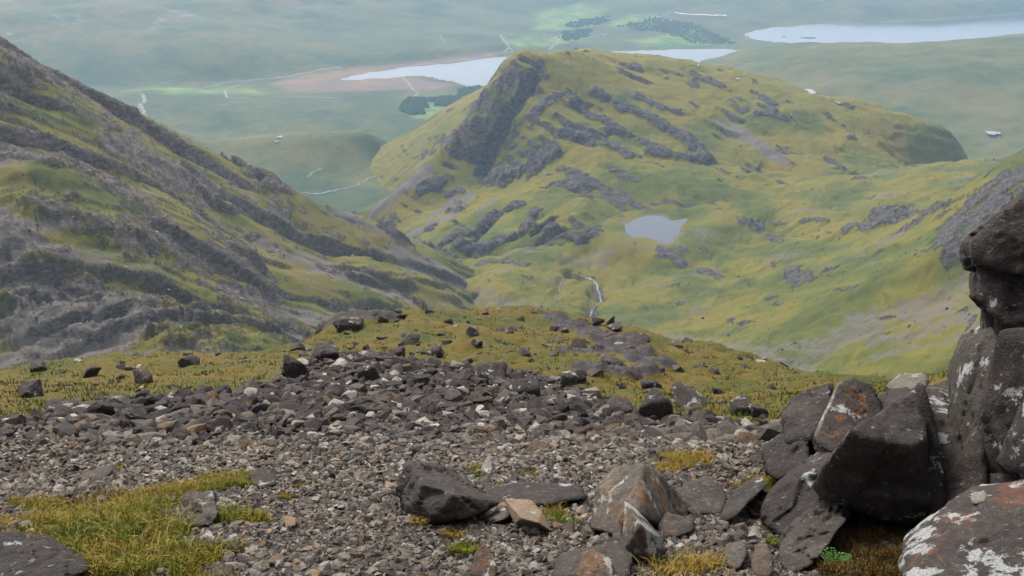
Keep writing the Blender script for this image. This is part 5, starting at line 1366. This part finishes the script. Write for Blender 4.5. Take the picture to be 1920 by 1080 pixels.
# woods in the valley: many small crowns, too far to tell apart
M_WOOD = plain('conifer_green', [(0.3, (0.030, 0.075, 0.045)), (0.7, (0.060, 0.115, 0.060))], 0.15)
def wood(polys, n, seed, hmin=6, hmax=12):
    r = np.random.RandomState(seed); V, F, k = [], [], 0
    for poly, frac in polys:
        P_ = np.array([sea_pt(*q) for q in poly]); a, b = P_.min(0), P_.max(0); c = 0; tries = 0
        x = r.uniform(a[0], b[0], int(n * frac * 3)); y = r.uniform(a[1], b[1], len(x))
        m = poly_sd(x, y, P_) + 40 * fbm(x, y, 80, 3, seed=seed) > 0
        for x_, y_ in zip(x[m][:int(n * frac)], y[m]):
            z_ = down(valley, x_, y_)
            if z_ is None or z_ < SEA + 0.5: continue
            h = r.uniform(hmin, hmax); w = h * r.uniform(0.42, 0.62)
            ring = [(x_ + w * math.cos(t_ + r.uniform(0, .5)) * r.uniform(.7, 1.2), y_ + w * math.sin(t_) * r.uniform(.7, 1.2), z_ + h * r.uniform(0.1, 0.3)) for t_ in np.linspace(0, 6.28, 6)[:5]]
            ring2 = [(x_ + .6 * w * math.cos(t_ + .6) * r.uniform(.7, 1.2), y_ + .6 * w * math.sin(t_ + .6) * r.uniform(.7, 1.2), z_ + h * r.uniform(0.5, 0.7)) for t_ in np.linspace(0, 6.28, 6)[:5]]
            V += ring + ring2 + [(x_, y_, z_ + h)]
            for i in range(5):
                j = (i + 1) % 5
                F += [(k + i, k + j, k + 5 + i), (k + j, k + 5 + j, k + 5 + i), (k + 5 + i, k + 5 + j, k + 10)]
            k += 11
    return stuff(tri_mesh('woodland', V, F, M_WOOD))
wood([([(838, 190), (870, 168), (912, 160), (900, 190), (870, 196)], 0.45), ([(750, 210), (765, 190), (800, 188), (800, 222), (760, 224)], 0.35), ([(800, 190), (838, 186), (860, 200), (830, 206)], 0.2)], 1900, 61)
wood([([(1050, 52), (1090, 45), (1140, 40), (1130, 50), (1080, 58)], 0.25), ([(1040, 70), (1110, 58), (1100, 76), (1060, 84)], 0.25), ([(1150, 58), (1230, 44), (1300, 52), (1390, 84), (1300, 84), (1240, 66)], 0.5)], 2200, 62, 6, 11)
# low dark islets in the far loch
def islet(label, px, py, w, seed):
    x, y = sea_pt(px, py); r = np.random.RandomState(seed); W = w * y / FPX
    D, F = ico(2); V = D * np.array([W / 2, W / 4, 3.0]) * (1 + 0.25 * fbm3(D, 0.8, 2, seed=seed))[:, None]
    o = tri_mesh('islet', V, F, M_BOULDER, smooth=True); o.location = (x, y, SEA - 0.5); o.color = (0.4, 0, 0, 1); tag(o, label, 'islet')
islet('long low dark islet in the bright far loch', 1516, 71, 32, 1)
islet('tiny dark islet left of the long one in the far loch', 1470, 69, 8, 2)
